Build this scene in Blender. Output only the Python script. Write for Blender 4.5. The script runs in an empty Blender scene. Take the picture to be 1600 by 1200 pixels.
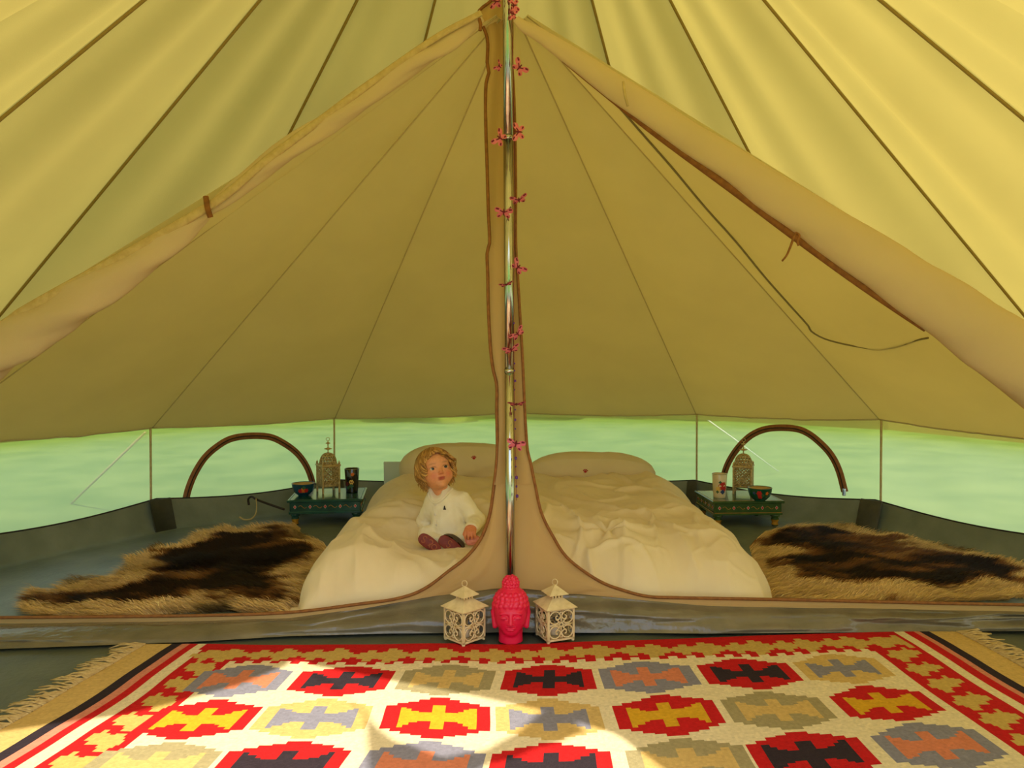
import bpy, math, random
import numpy as np
from mathutils import Vector, Matrix

random.seed(7)
RNG = np.random.default_rng(11)
sc = bpy.context.scene
COL = sc.collection
PI = math.pi

# ------------------------------------------------------------------ camera
FPX = 1220.0                       # focal length in pixels of the 1600x1200 frame
CAM = np.array([0.0, -2.57, 0.895])
PITCH = math.atan(40.0 / FPX)      # looking slightly down, horizon at row 560
cam_d = bpy.data.cameras.new('camera')
cam_d.sensor_fit = 'HORIZONTAL'
cam_d.sensor_width = 36.0
cam_d.lens = 36.0 * FPX / 1600.0
cam_d.clip_start = 0.02
cam_o = bpy.data.objects.new('camera', cam_d)
COL.objects.link(cam_o)
cam_o.location = CAM
cam_o.rotation_euler = (PI / 2 - PITCH, 0, 0)
sc.camera = cam_o
sc.cycles.caustics_reflective = False
VF = np.array([0, math.cos(PITCH), -math.sin(PITCH)])
VU = np.array([0, math.sin(PITCH), math.cos(PITCH)])
VR = np.array([1.0, 0, 0])


def ray(px, py):
    return VF + (px - 800) / FPX * VR - (py - 600) / FPX * VU


def P(px, py, D):                  # point on the pixel's ray at depth D (metres beyond the camera along +y)
    d = ray(px, py)
    return CAM + d * (D / d[1])


def G(px, py, z=0.0):              # point where the pixel's ray meets the height z
    d = ray(px, py)
    return CAM + d * ((z - CAM[2]) / d[2])


# ------------------------------------------------------------------ light
w = bpy.data.worlds.new('world')
sc.world = w
w.use_nodes = True
nt = w.node_tree
nt.nodes.clear()
sky = nt.nodes.new('ShaderNodeTexSky')
sky.sky_type = 'NISHITA'
sky.sun_disc = False
sky.sun_elevation = math.radians(57)
sky.sun_rotation = math.radians(150)
sky.air_density = 1.3
sky.dust_density = 2.5
bg = nt.nodes.new('ShaderNodeBackground')
bg.inputs['Strength'].default_value = 0.38
wo = nt.nodes.new('ShaderNodeOutputWorld')
nt.links.new(sky.outputs[0], bg.inputs[0])
nt.links.new(bg.outputs[0], wo.inputs[0])
SUNSHIFT = (-0.37, 0.60)           # ground shift of a shadow per metre of height
sl = bpy.data.lights.new('sun', 'SUN')
sl.energy = 8.0
sl.color = (1.0, 0.95, 0.86)
sl.angle = math.radians(0.9)
so = bpy.data.objects.new('sun', sl)
COL.objects.link(so)
so.rotation_euler = Vector((SUNSHIFT[0], SUNSHIFT[1], -1)).to_track_quat('-Z', 'Y').to_euler()
so.location = (3, -6, 9)
vs = sc.view_settings
vs.view_transform = 'Standard'
vs.look = 'None'
vs.exposure = -0.33
vs.gamma = 1.0
vs.use_curve_mapping = False


# ------------------------------------------------------------------ helpers
def s(r, g, b, a=1.0):             # sRGB 0-255 -> linear
    def f(c):
        c = c / 255.0
        return c / 12.92 if c <= 0.04045 else ((c + 0.055) / 1.055) ** 2.4
    return (f(r), f(g), f(b), a)


def hash3(ix, iy, iz):
    n = (ix.astype(np.int64) * 374761393 + iy.astype(np.int64) * 668265263 + iz.astype(np.int64) * 2147483647) & 0xffffffff
    n = ((n ^ (n >> 13)) * 1274126177) & 0xffffffff
    n = ((n ^ (n >> 16)) * 2246822519) & 0xffffffff
    return ((n ^ (n >> 15)) & 0xffff) / 65535.0


def vnoise(x, y=0.0, z=0.0):       # value noise in [-1, 1]
    x, y, z = np.broadcast_arrays(np.asarray(x, float), np.asarray(y, float), np.asarray(z, float))
    ix, iy, iz = np.floor(x), np.floor(y), np.floor(z)
    fx, fy, fz = x - ix, y - iy, z - iz
    fx, fy, fz = [t * t * t * (t * (t * 6 - 15) + 10) for t in (fx, fy, fz)]
    r = 0
    for a in (0, 1):
        for b in (0, 1):
            for c in (0, 1):
                wgt = (fx if a else 1 - fx) * (fy if b else 1 - fy) * (fz if c else 1 - fz)
                r = r + wgt * hash3(ix + a, iy + b, iz + c)
    return r * 2 - 1


def fbm(x, y=0.0, z=0.0, o=4):
    r, a, f = 0, 0.5, 1.0
    for i in range(o):
        r = r + a * vnoise(np.asarray(x) * f + 17.3 * i, np.asarray(y) * f + 5.1 * i, np.asarray(z) * f)
        a *= 0.5
        f *= 2.03
    return r


def smooth(t):
    t = np.clip(t, 0, 1)
    return t * t * (3 - 2 * t)


MATS = {}


def newmat(name):
    m = bpy.data.materials.new(name)
    m.use_nodes = True
    n = m.node_tree
    n.nodes.clear()
    out = n.nodes.new('ShaderNodeOutputMaterial')
    MATS[name] = m
    return m, n, out


def mat(name, col, rough=0.6, metal=0.0, col2=None, scale=30.0, bump=0.0, bscale=200.0, attr=None, spec=0.5, sheen=0.0, stretch=None, coat=0.0):
    m, n, out = newmat(name)
    b = n.nodes.new('ShaderNodeBsdfPrincipled')
    b.inputs['Roughness'].default_value = rough
    b.inputs['Metallic'].default_value = metal
    b.inputs['Specular IOR Level'].default_value = spec
    b.inputs['Sheen Weight'].default_value = sheen
    b.inputs['Coat Weight'].default_value = coat
    n.links.new(b.outputs[0], out.inputs[0])
    tc = n.nodes.new('ShaderNodeTexCoord')
    mp = n.nodes.new('ShaderNodeMapping')
    n.links.new(tc.outputs['Object'], mp.inputs[0])
    if stretch:
        mp.inputs['Scale'].default_value = stretch
    if attr:
        a = n.nodes.new('ShaderNodeAttribute')
        a.attribute_name = attr
        src = a.outputs['Color']
        nz = n.nodes.new('ShaderNodeTexNoise')
        nz.inputs['Scale'].default_value = scale
        nz.inputs['Detail'].default_value = 4
        n.links.new(mp.outputs[0], nz.inputs[0])
        mr = n.nodes.new('ShaderNodeMapRange')
        mr.inputs['To Min'].default_value = 0.82
        mr.inputs['To Max'].default_value = 1.14
        n.links.new(nz.outputs[0], mr.inputs[0])
        mx = n.nodes.new('ShaderNodeMix')
        mx.data_type = 'RGBA'
        mx.blend_type = 'MULTIPLY'
        mx.inputs[0].default_value = 1.0
        n.links.new(src, mx.inputs[6])
        n.links.new(mr.outputs[0], mx.inputs[7])
        n.links.new(mx.outputs[2], b.inputs['Base Color'])
    elif col2 is not None:
        nz = n.nodes.new('ShaderNodeTexNoise')
        nz.inputs['Scale'].default_value = scale
        nz.inputs['Detail'].default_value = 5
        n.links.new(mp.outputs[0], nz.inputs[0])
        cr = n.nodes.new('ShaderNodeValToRGB')
        cr.color_ramp.elements[0].position = 0.32
        cr.color_ramp.elements[1].position = 0.68
        cr.color_ramp.elements[0].color = col
        cr.color_ramp.elements[1].color = col2
        n.links.new(nz.outputs[0], cr.inputs[0])
        n.links.new(cr.outputs[0], b.inputs['Base Color'])
    else:
        b.inputs['Base Color'].default_value = col
    if bump > 0:
        nb = n.nodes.new('ShaderNodeTexNoise')
        nb.inputs['Scale'].default_value = bscale
        nb.inputs['Detail'].default_value = 4
        n.links.new(mp.outputs[0], nb.inputs[0])
        bp = n.nodes.new('ShaderNodeBump')
        bp.inputs['Strength'].default_value = bump
        bp.inputs['Distance'].default_value = 0.004
        n.links.new(nb.outputs[0], bp.inputs['Height'])
        n.links.new(bp.outputs[0], b.inputs['Normal'])
    return m


def cloth(name, refl, trans, tw=0.5, see=0.0, seecol=(1, 1, 1, 1), weave=420.0, bump=0.25, rough=0.22, sheer=0.0):
    """thin woven cloth: diffuse reflection + diffuse transmission, optionally a blurred share of see-through"""
    m, n, out = newmat(name)
    d = n.nodes.new('ShaderNodeBsdfDiffuse')
    t = n.nodes.new('ShaderNodeBsdfTranslucent')
    tc = n.nodes.new('ShaderNodeTexCoord')
    nz = n.nodes.new('ShaderNodeTexNoise')
    nz.inputs['Scale'].default_value = 3.0
    nz.inputs['Detail'].default_value = 6
    n.links.new(tc.outputs['Object'], nz.inputs[0])
    mr = n.nodes.new('ShaderNodeMapRange')
    mr.inputs['To Min'].default_value = 0.90
    mr.inputs['To Max'].default_value = 1.08
    n.links.new(nz.outputs[0], mr.inputs[0])
    for node, c in ((d, refl), (t, trans)):
        mx = n.nodes.new('ShaderNodeMix')
        mx.data_type = 'RGBA'
        mx.blend_type = 'MULTIPLY'
        mx.inputs[0].default_value = 1.0
        mx.inputs[6].default_value = c
        n.links.new(mr.outputs[0], mx.inputs[7])
        n.links.new(mx.outputs[2], node.inputs['Color'])
    wv = n.nodes.new('ShaderNodeTexNoise')
    wv.inputs['Scale'].default_value = weave
    n.links.new(tc.outputs['Object'], wv.inputs[0])
    bp = n.nodes.new('ShaderNodeBump')
    bp.inputs['Strength'].default_value = bump
    bp.inputs['Distance'].default_value = 0.002
    n.links.new(wv.outputs[0], bp.inputs['Height'])
    n.links.new(bp.outputs[0], d.inputs['Normal'])
    ms = n.nodes.new('ShaderNodeMixShader')
    ms.inputs[0].default_value = tw
    n.links.new(d.outputs[0], ms.inputs[1])
    n.links.new(t.outputs[0], ms.inputs[2])
    last = ms
    if see > 0:
        r = n.nodes.new('ShaderNodeBsdfRefraction')
        r.inputs['IOR'].default_value = 1.03
        r.inputs['Roughness'].default_value = rough
        r.inputs['Color'].default_value = seecol
        m2 = n.nodes.new('ShaderNodeMixShader')
        m2.inputs[0].default_value = see
        n.links.new(ms.outputs[0], m2.inputs[1])
        n.links.new(r.outputs[0], m2.inputs[2])
        last = m2
    if sheer > 0:
        r = n.nodes.new('ShaderNodeBsdfTransparent')
        r.inputs['Color'].default_value = seecol
        m3 = n.nodes.new('ShaderNodeMixShader')
        m3.inputs[0].default_value = sheer
        n.links.new(last.outputs[0], m3.inputs[1])
        n.links.new(r.outputs[0], m3.inputs[2])
        last = m3
    n.links.new(last.outputs[0], out.inputs[0])
    return m


def tag(o, label=None, cat=None, group=None, kind=None):
    if label:
        o['label'] = label
    if cat:
        o['category'] = cat
    if group:
        o['group'] = group
    if kind:
        o['kind'] = kind
    return o


def empty(name, loc=(0, 0, 0), **k):
    o = bpy.data.objects.new(name, None)
    o.empty_display_size = 0.05
    COL.objects.link(o)
    o.location = tuple(float(v) for v in loc)
    return tag(o, **k)


def link(name, me, m=None, parent=None, loc=None, **k):
    o = bpy.data.objects.new(name, me)
    COL.objects.link(o)
    if m is not None and len(me.materials) == 0:
        me.materials.append(m if not isinstance(m, str) else MATS[m])
    if parent is not None:
        o.parent = parent
    if loc is not None:
        o.location = tuple(float(v) for v in loc)
    return tag(o, **k)


def meshdata(name, V, F, cols=None, domain='POINT', sm=True):
    V = np.asarray(V, float)
    me = bpy.data.meshes.new(name)
    if isinstance(F, np.ndarray) and F.ndim == 2:
        k = F.shape[1]
        me.vertices.add(len(V))
        me.vertices.foreach_set('co', V.ravel())
        me.loops.add(F.size)
        me.loops.foreach_set('vertex_index', F.ravel().astype(np.int32))
        me.polygons.add(len(F))
        me.polygons.foreach_set('loop_start', np.arange(0, F.size, k, dtype=np.int32))
        me.polygons.foreach_set('loop_total', np.full(len(F), k, dtype=np.int32))
        me.update(calc_edges=True)
        me.validate()
    else:
        me.from_pydata([tuple(v) for v in V], [], [tuple(f) for f in F])
        me.update()
    if cols is not None:
        cols = np.asarray(cols, float)
        if cols.shape[1] == 3:
            cols = np.concatenate([cols, np.ones((len(cols), 1))], 1)
        a = me.color_attributes.new('Col', 'FLOAT_COLOR', domain)
        a.data.foreach_set('color', cols.ravel())
    if sm:
        me.polygons.foreach_set('use_smooth', np.ones(len(me.polygons), dtype=bool))
    return me


def obj(name, V, F, m=None, parent=None, origin=None, cols=None, domain='POINT', sm=True, world=True, **k):
    """mesh object; V in world space when parent is an Empty at some location (world=True)"""
    V = np.asarray(V, float)
    if origin is not None:
        V = V - np.asarray(origin, float)
    me = meshdata(name, V, F, cols, domain, sm)
    return link(name, me, m, parent, **k)


class MB:
    """collects several primitive shapes into one mesh"""
    def __init__(self):
        self.V, self.F, self.n = [], [], 0

    def add(self, V, F):
        V = np.asarray(V, float)
        self.V.append(V)
        self.F += [tuple(int(i) + self.n for i in f) for f in F]
        self.n += len(V)
        return self

    def done(self):
        return np.concatenate(self.V), self.F


def box(c, size, rz=0.0, taper=1.0):
    sx, sy, sz = [v / 2 for v in size]
    V = []
    for z in (-1, 1):
        t = taper if z < 0 else 1.0
        for x, y in ((-1, -1), (1, -1), (1, 1), (-1, 1)):
            V.append((x * sx * t, y * sy * t, z * sz))
    V = np.array(V)
    ca, sa = math.cos(rz), math.sin(rz)
    V = V @ np.array([[ca, sa, 0], [-sa, ca, 0], [0, 0, 1]]) + np.asarray(c, float)
    F = [(0, 3, 2, 1), (4, 5, 6, 7), (0, 1, 5, 4), (1, 2, 6, 5), (2, 3, 7, 6), (3, 0, 4, 7)]
    return V, F


def bevelbox(c, size, b=0.004, rz=0.0):
    """box with chamfered edges (24 verts)"""
    h = np.array(size) / 2
    V, idx = [], {}
    for sx in (-1, 1):
        for sy in (-1, 1):
            for sz in (-1, 1):
                S = np.array([sx, sy, sz])
                for ax in range(3):
                    p = S * (h - b)
                    p[ax] = S[ax] * h[ax]
                    idx[(sx, sy, sz, ax)] = len(V)
                    V.append(p)
    F = []
    for ax in range(3):
        o1, o2 = [a for a in range(3) if a != ax]
        for sg in (-1, 1):
            q = []
            for u, v in ((-1, -1), (1, -1), (1, 1), (-1, 1)):
                k = [0, 0, 0]
                k[ax], k[o1], k[o2] = sg, u, v
                q.append(idx[(k[0], k[1], k[2], ax)])
            F.append(tuple(q))
    for ax in range(3):
        o1, o2 = [a for a in range(3) if a != ax]
        for u in (-1, 1):
            for v in (-1, 1):
                k0, k1 = [0, 0, 0], [0, 0, 0]
                k0[ax], k1[ax] = -1, 1
                k0[o1] = k1[o1] = u
                k0[o2] = k1[o2] = v
                F.append((idx[(*k0, o1)], idx[(*k1, o1)], idx[(*k1, o2)], idx[(*k0, o2)]))
    for sx in (-1, 1):
        for sy in (-1, 1):
            for sz in (-1, 1):
                F.append(tuple(idx[(sx, sy, sz, a)] for a in range(3)))
    V = np.array(V)
    ca, sa = math.cos(rz), math.sin(rz)
    V = V @ np.array([[ca, sa, 0], [-sa, ca, 0], [0, 0, 1]]) + np.asarray(c, float)
    return V, F


def frames(pts):
    pts = np.asarray(pts, float)
    T = np.gradient(pts, axis=0)
    T /= np.linalg.norm(T, axis=1, keepdims=True) + 1e-12
    N = np.zeros_like(pts)
    a = np.array([0, 0, 1.0])
    if abs(T[0] @ a) > 0.9:
        a = np.array([0, 1.0, 0])
    n = a - T[0] * (a @ T[0])
    N[0] = n / np.linalg.norm(n)
    for i in range(1, len(pts)):
        n = N[i - 1] - T[i] * (N[i - 1] @ T[i])
        N[i] = n / (np.linalg.norm(n) + 1e-12)
    B = np.cross(T, N)
    return T, N, B


def tube(pts, r, seg=8, cap=True, flat=1.0, closed=False):
    pts = np.asarray(pts, float)
    k = len(pts)
    r = np.broadcast_to(np.asarray(r, float), (k,))
    T, N, B = frames(pts)
    a = np.arange(seg) / seg * 2 * PI
    V = (pts[:, None] + (np.cos(a)[None, :, None] * N[:, None] + flat * np.sin(a)[None, :, None] * B[:, None]) * r[:, None, None]).reshape(-1, 3)
    F = []
    for i in range(k if closed else k - 1):
        j = (i + 1) % k
        for q in range(seg):
            q2 = (q + 1) % seg
            F.append((i * seg + q, i * seg + q2, j * seg + q2, j * seg + q))
    if cap and not closed:
        F.append(tuple(range(seg - 1, -1, -1)))
        F.append(tuple((k - 1) * seg + q for q in range(seg)))
    return V, F


def lathe(prof, seg=32, c=(0, 0, 0), cap=True):
    prof = np.asarray(prof, float)
    a = np.arange(seg) / seg * 2 * PI
    V = np.stack([prof[:, 0:1] * np.cos(a), prof[:, 0:1] * np.sin(a), np.repeat(prof[:, 1:2], seg, 1)], -1).reshape(-1, 3) + np.asarray(c, float)
    F = []
    for i in range(len(prof) - 1):
        for q in range(seg):
            q2 = (q + 1) % seg
            F.append((i * seg + q, i * seg + q2, (i + 1) * seg + q2, (i + 1) * seg + q))
    if cap:
        F.append(tuple(range(seg - 1, -1, -1)))
        F.append(tuple((len(prof) - 1) * seg + q for q in range(seg)))
    return V, F


def gridfaces(nu, nv, wrapu=False):
    i, j = np.meshgrid(np.arange(nu if wrapu else nu - 1), np.arange(nv - 1), indexing='ij')
    i2 = (i + 1) % nu
    return np.stack([i * nv + j, i2 * nv + j, i2 * nv + j + 1, i * nv + j + 1], -1).reshape(-1, 4)


def spline(pts, n):
    """Catmull-Rom through points, n samples"""
    pts = np.asarray(pts, float)
    d = np.concatenate([[0], np.cumsum(np.linalg.norm(np.diff(pts, axis=0), axis=1))])
    q = np.concatenate([[2 * pts[0] - pts[1]], pts, [2 * pts[-1] - pts[-2]]])
    t = np.linspace(0, d[-1], n)
    i = np.clip(np.searchsorted(d, t, 'right') - 1, 0, len(pts) - 2)
    u = ((t - d[i]) / (d[i + 1] - d[i]))[:, None]
    p0, p1, p2, p3 = q[i], q[i + 1], q[i + 2], q[i + 3]
    return 0.5 * (2 * p1 + (p2 - p0) * u + (2 * p0 - 5 * p1 + 4 * p2 - p3) * u ** 2 + (3 * p1 - p0 - 3 * p2 + p3) * u ** 3)


# ---- signed distance shapes and a surface-nets mesher for organic bodies
def smin(a, b, k):
    h = np.clip(0.5 + 0.5 * (b - a) / k, 0, 1)
    return b * (1 - h) + a * h - k * h * (1 - h)


def smax(a, b, k):
    return -smin(-a, -b, k)


def sd_ell(p, c, r, M=None):
    q = p - np.asarray(c, float)
    if M is not None:
        q = q @ M
    r = np.asarray(r, float)
    k0 = np.linalg.norm(q / r, axis=1)
    k1 = np.linalg.norm(q / (r * r), axis=1)
    return k0 * (k0 - 1.0) / np.maximum(k1, 1e-9)


def sd_cone(p, a, b, ra, rb):
    a, b = np.asarray(a, float), np.asarray(b, float)
    ab = b - a
    t = np.clip(((p - a) @ ab) / (ab @ ab), 0, 1)
    return np.linalg.norm(p - (a + t[:, None] * ab), axis=1) - (ra + (rb - ra) * t)


def nets(f, lo, hi, h, B=8):
    lo, hi = np.asarray(lo, float), np.asarray(hi, float)
    nb = np.ceil((hi - lo) / (h * B)).astype(int)
    n = nb * B
    ii = np.stack(np.meshgrid(*[np.arange(k) for k in nb], indexing='ij'), -1).reshape(-1, 3)
    dc = f(lo + (ii * B + (B - 1) / 2) * h)
    Vg = np.empty(tuple(n))
    act = np.abs(dc) < 1.5 * B * h
    big = np.repeat(np.repeat(np.repeat(dc.reshape(tuple(nb)), B, 0), B, 1), B, 2)
    Vg[:] = big
    loc = np.stack(np.meshgrid(*[np.arange(B)] * 3, indexing='ij'), -1).reshape(-1, 3)
    A = ii[act]
    idx = (A[:, None] * B + loc[None]).reshape(-1, 3)
    for c0 in range(0, len(idx), 400000):
        q = idx[c0:c0 + 400000]
        Vg[q[:, 0], q[:, 1], q[:, 2]] = f(lo + q * h)
    neg = Vg < 0
    cn = np.zeros(tuple(n - 1), int)
    for a in (0, 1):
        for b in (0, 1):
            for c in (0, 1):
                cn += neg[a:n[0] - 1 + a, b:n[1] - 1 + b, c:n[2] - 1 + c]
    cells = np.argwhere((cn > 0) & (cn < 8))
    cid = -np.ones(tuple(n - 1), int)
    cid[cells[:, 0], cells[:, 1], cells[:, 2]] = np.arange(len(cells))
    acc = np.zeros((len(cells), 3))
    cnt = np.zeros(len(cells))
    corners = [(a, b, c) for a in (0, 1) for b in (0, 1) for c in (0, 1)]
    for u in corners:
        for ax in range(3):
            if u[ax] == 1:
                continue
            v = list(u)
            v[ax] = 1
            va = Vg[cells[:, 0] + u[0], cells[:, 1] + u[1], cells[:, 2] + u[2]]
            vb = Vg[cells[:, 0] + v[0], cells[:, 1] + v[1], cells[:, 2] + v[2]]
            m = (va < 0) != (vb < 0)
            t = np.where(m, va / np.where(m, va - vb, 1), 0)
            pos = np.tile(np.array(u, float), (len(cells), 1))
            pos[:, ax] = t
            acc[m] += pos[m]
            cnt[m] += 1
    V = lo + (cells + acc / cnt[:, None]) * h
    F = []
    for ax in range(3):
        o1, o2 = (ax + 1) % 3, (ax + 2) % 3
        sh = [slice(None)] * 3
        s0, s1 = list(sh), list(sh)
        s0[ax] = slice(0, n[ax] - 1)
        s1[ax] = slice(1, n[ax])
        ch = neg[tuple(s0)] != neg[tuple(s1)]
        e = np.argwhere(ch)
        e = e[(e[:, o1] > 0) & (e[:, o2] > 0) & (e[:, o1] < n[o1] - 1) & (e[:, o2] < n[o2] - 1)]
        d = neg[e[:, 0], e[:, 1], e[:, 2]]
        q = []
        for du, dv in ((0, 0), (1, 0), (1, 1), (0, 1)):
            c = e.copy()
            c[:, o1] -= du
            c[:, o2] -= dv
            q.append(cid[c[:, 0], c[:, 1], c[:, 2]])
        q = np.stack(q, 1)
        q[~d] = q[~d][:, ::-1]
        F.append(q)
    return V, np.concatenate(F)


# ------------------------------------------------------------------ materials
cloth('canvas_outer', s(200, 184, 122), s(206, 184, 94), tw=0.33)
cloth('canvas_inner', s(222, 208, 168), s(240, 228, 186), tw=0.52)
cloth('canvas_wall', s(200, 200, 175), s(242, 228, 202), tw=0.74, see=0.34, seecol=(0.95, 0.97, 0.85, 1), rough=0.10)
cloth('canvas_roll', s(230, 210, 174), s(215, 180, 125), tw=0.25)
cloth('canvas_strip', s(216, 186, 134), s(226, 190, 130), tw=0.45)
mat('hem_tape', s(150, 98, 45), 0.8, col2=s(125, 78, 36), scale=60)
mat('pale_tape', s(206, 184, 136), 0.8, col2=s(190, 166, 118), scale=60)
mat('zip_tape', s(160, 104, 58), 0.75, col2=s(134, 84, 46), scale=40)
mat('seam_dark', s(150, 128, 72), 0.85)
mat('seam_inner', s(200, 182, 138), 0.85)
mat('groundsheet', s(98, 102, 84), 0.42, col2=s(80, 86, 72), scale=6, bump=0.35, bscale=60)
mat('groundsheet_inner', s(128, 138, 126), 0.36, col2=s(102, 114, 104), scale=5, bump=0.35, bscale=50)
mat('tab_dark', s(70, 70, 56), 0.6, col2=s(58, 58, 48), scale=30)
mat('threshold', s(124, 114, 92), 0.20, col2=s(102, 96, 78), scale=9, bump=1.0, bscale=26, spec=0.6)
mat('steel', s(205, 205, 200), 0.16, metal=1.0, col2=s(180, 182, 178), scale=12)
mat('duvet', s(236, 218, 178), 0.8, col2=s(228, 208, 168), scale=4, bump=0.12, bscale=350, sheen=0.15)
mat('pillow', s(222, 206, 166), 0.8, col2=s(212, 196, 156), scale=4, bump=0.12, bscale=350, sheen=0.15)
mat('rug', (1, 1, 1, 1), 0.95, attr='Col', scale=90, bump=0.6, bscale=260, spec=0.1)
mat('fringe', s(205, 178, 120), 0.95, col2=s(178, 150, 98), scale=80, spec=0.1)
mat('fur', (1, 1, 1, 1), 0.7, attr='Col', scale=60, spec=0.2)
mat('lantern_cream', s(226, 206, 158), 0.5, col2=s(205, 182, 132), scale=40, bump=0.15, bscale=300)
mat('lantern_brass', s(214, 190, 132), 0.45, metal=0.1, col2=s(170, 142, 86), scale=60)
mat('pink_paint', s(226, 24, 72), 0.38, col2=s(218, 20, 66), scale=20, spec=0.45)
mat('skin', (1, 1, 1, 1), 0.5, attr='Col', scale=120, spec=0.35)
mat('hair', (1, 1, 1, 1), 0.45, attr='Col', scale=200, spec=0.4)
mat('romper', s(246, 238, 214), 0.85, col2=s(238, 228, 200), scale=30, bump=0.3, bscale=500, sheen=0.2)
mat('shoe_sole', s(132, 48, 40), 0.6, col2=s(112, 38, 32), scale=50)
mat('shoe_mark', s(168, 98, 66), 0.7)
mat('shoe_upper', s(84, 66, 52), 0.6, col2=s(66, 50, 40), scale=40)
mat('teal_paint', s(32, 84, 72), 0.22, col2=s(24, 66, 58), scale=18, coat=0.3)
mat('green_paint', s(62, 92, 40), 0.24, col2=s(44, 76, 36), scale=18, coat=0.3)
mat('gold_paint', s(190, 140, 36), 0.4, col2=s(160, 112, 30), scale=30)
mat('red_paint', s(190, 40, 34), 0.4)
mat('white_paint', s(225, 215, 195), 0.5)
mat('blue_enamel', s(20, 70, 92), 0.2, coat=0.4)
mat('green_enamel', s(20, 82, 58), 0.2, coat=0.4)
mat('black_enamel', s(14, 12, 12), 0.15, coat=0.5)
mat('cream_enamel', s(222, 205, 165), 0.25, coat=0.3)
mat('bowl_inside', s(206, 176, 122), 0.3, metal=0.5)
mat('orange_paint', s(214, 112, 40), 0.4)
mat('yellow_paint', s(230, 190, 96), 0.4)
mat('leaf_paint', s(40, 92, 60), 0.4)
mat('darkred_paint', s(92, 18, 22), 0.4)
mat('navy_paint', s(38, 66, 120), 0.4)
mat('butterfly_pink', s(234, 132, 152), 0.6, col2=s(216, 100, 126), scale=60)
mat('butterfly_dark', s(110, 12, 44), 0.6)
mat('bead_purple', s(86, 30, 130), 0.25)
mat('string', s(120, 40, 60), 0.8)
mat('eye', (1, 1, 1, 1), 0.12, attr='Col', scale=10)
mat('dark_thread', s(46, 38, 34), 0.8)
mat('paw_red', s(170, 30, 34), 0.8)
mat('toy_pink', s(226, 150, 140), 0.85, col2=s(205, 128, 118), scale=90)
mat('toy_brown', s(110, 72, 52), 0.85)
mat('rope_dark', s(40, 32, 26), 0.8)
mat('rope_pale', s(176, 160, 110), 0.8)
mat('rope_white', s(235, 235, 225), 0.7)
mat('cord_shadow', s(138, 126, 88), 0.9)
mat('card', s(206, 220, 206), 0.6)
mat('grass', s(88, 128, 50), 0.95, col2=s(124, 152, 72), scale=2.2, bump=0.5, bscale=40, spec=0.1)
mat('leaves', s(70, 104, 30), 0.8, col2=s(212, 210, 100), scale=3.2, spec=0.2)

# ------------------------------------------------------------------ tent geometry
def solve_angle(px, R):
    lo, hi = -PI / 2, PI / 2
    for _ in range(50):
        m = (lo + hi) / 2
        X, D = R * math.sin(m), 2.57 + R * math.cos(m)
        if 800 + FPX * X / D < px:
            lo = m
        else:
            hi = m
    return lo


RIN, ROUT = 2.43, 2.50
AL2, AL1, AR1, AR2 = [solve_angle(v, RIN) for v in (237, 523, 1088, 1375)]
R_ = math.radians
ANG = [-PI, R_(-154), R_(-128.5), R_(-103), R_(-77.5), AL2, AL1, 0.0, AR1, AR2, R_(77.5), R_(103), R_(128.5), R_(154), PI]
ZE = {5: P(237, 668, 2.57 + RIN * math.cos(AL2))[2], 6: P(523, 653, 2.57 + RIN * math.cos(AL1))[2],
      8: P(1088, 647, 2.57 + RIN * math.cos(AR1))[2], 9: P(1375, 655, 2.57 + RIN * math.cos(AR2))[2]}
ZMEAN = sum(ZE.values()) / 4


def ring(a, R, z):
    return np.array([R * math.sin(a), R * math.cos(a), z])


def eave_in(i):
    return ring(ANG[i], RIN, ZE.get(i, ZMEAN))


def panel(top0, top1, bot0, bot1, nu, nv, sag=0.0, folds=0.0, seed=0, umax=None, crease=0.0, hemsag=0.0):
    u = np.linspace(0, 1, nu)[:, None] * np.ones((1, nv))
    v = np.ones((nu, 1)) * np.linspace(0, 1, nv)[None]
    if umax is not None:
        a, b = umax(v)
        u = a + (b - a) * u
    U, V = u[..., None], v[..., None]
    p = (1 - V) * ((1 - U) * top0 + U * top1) + V * ((1 - U) * bot0 + U * bot1)
    nrm = np.cross(bot1 - bot0, top0 - bot0)
    nrm = nrm / np.linalg.norm(nrm)
    if nrm[2] < 0:
        nrm = -nrm
    d = -sag * 4 * u * (1 - u) * np.sin(PI * np.clip(v, 0, 1) ** 0.8)
    d = d + folds * np.sin((u * 2.3 + seed * 0.37) * 2 * PI + 0.8 * np.sin(v * 4 + seed)) * 4 * u * (1 - u) * np.sin(PI * v) ** 1.2 * (0.6 + 0.4 * vnoise(v * 2 + seed, u * 3))
    if crease:
        wl = np.linalg.norm(bot1 - bot0)
        xx, yy = u * wl * (0.15 + v), v * 2.2
        d = d + crease * (fbm(xx * 5 + seed * 9, yy * 1.1, seed, 4) * 1.0 + 0.5 * (1 - np.abs(fbm(xx * 9 + yy * 3, yy * 2.0 - xx * 2, seed + 3.3, 3)) * 3)) * np.clip(4 * u * (1 - u), 0, 1)
    p = p + d[..., None] * nrm
    if hemsag:
        p[..., 2] -= hemsag * (4 * u * (1 - u)) * smooth((v - 0.85) / 0.15)
    return p.reshape(-1, 3), gridfaces(nu, nv), p


# ------------------------------------------------------------------ the setting
N_SEG = 96
aa = np.arange(N_SEG) / N_SEG * 2 * PI


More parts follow.
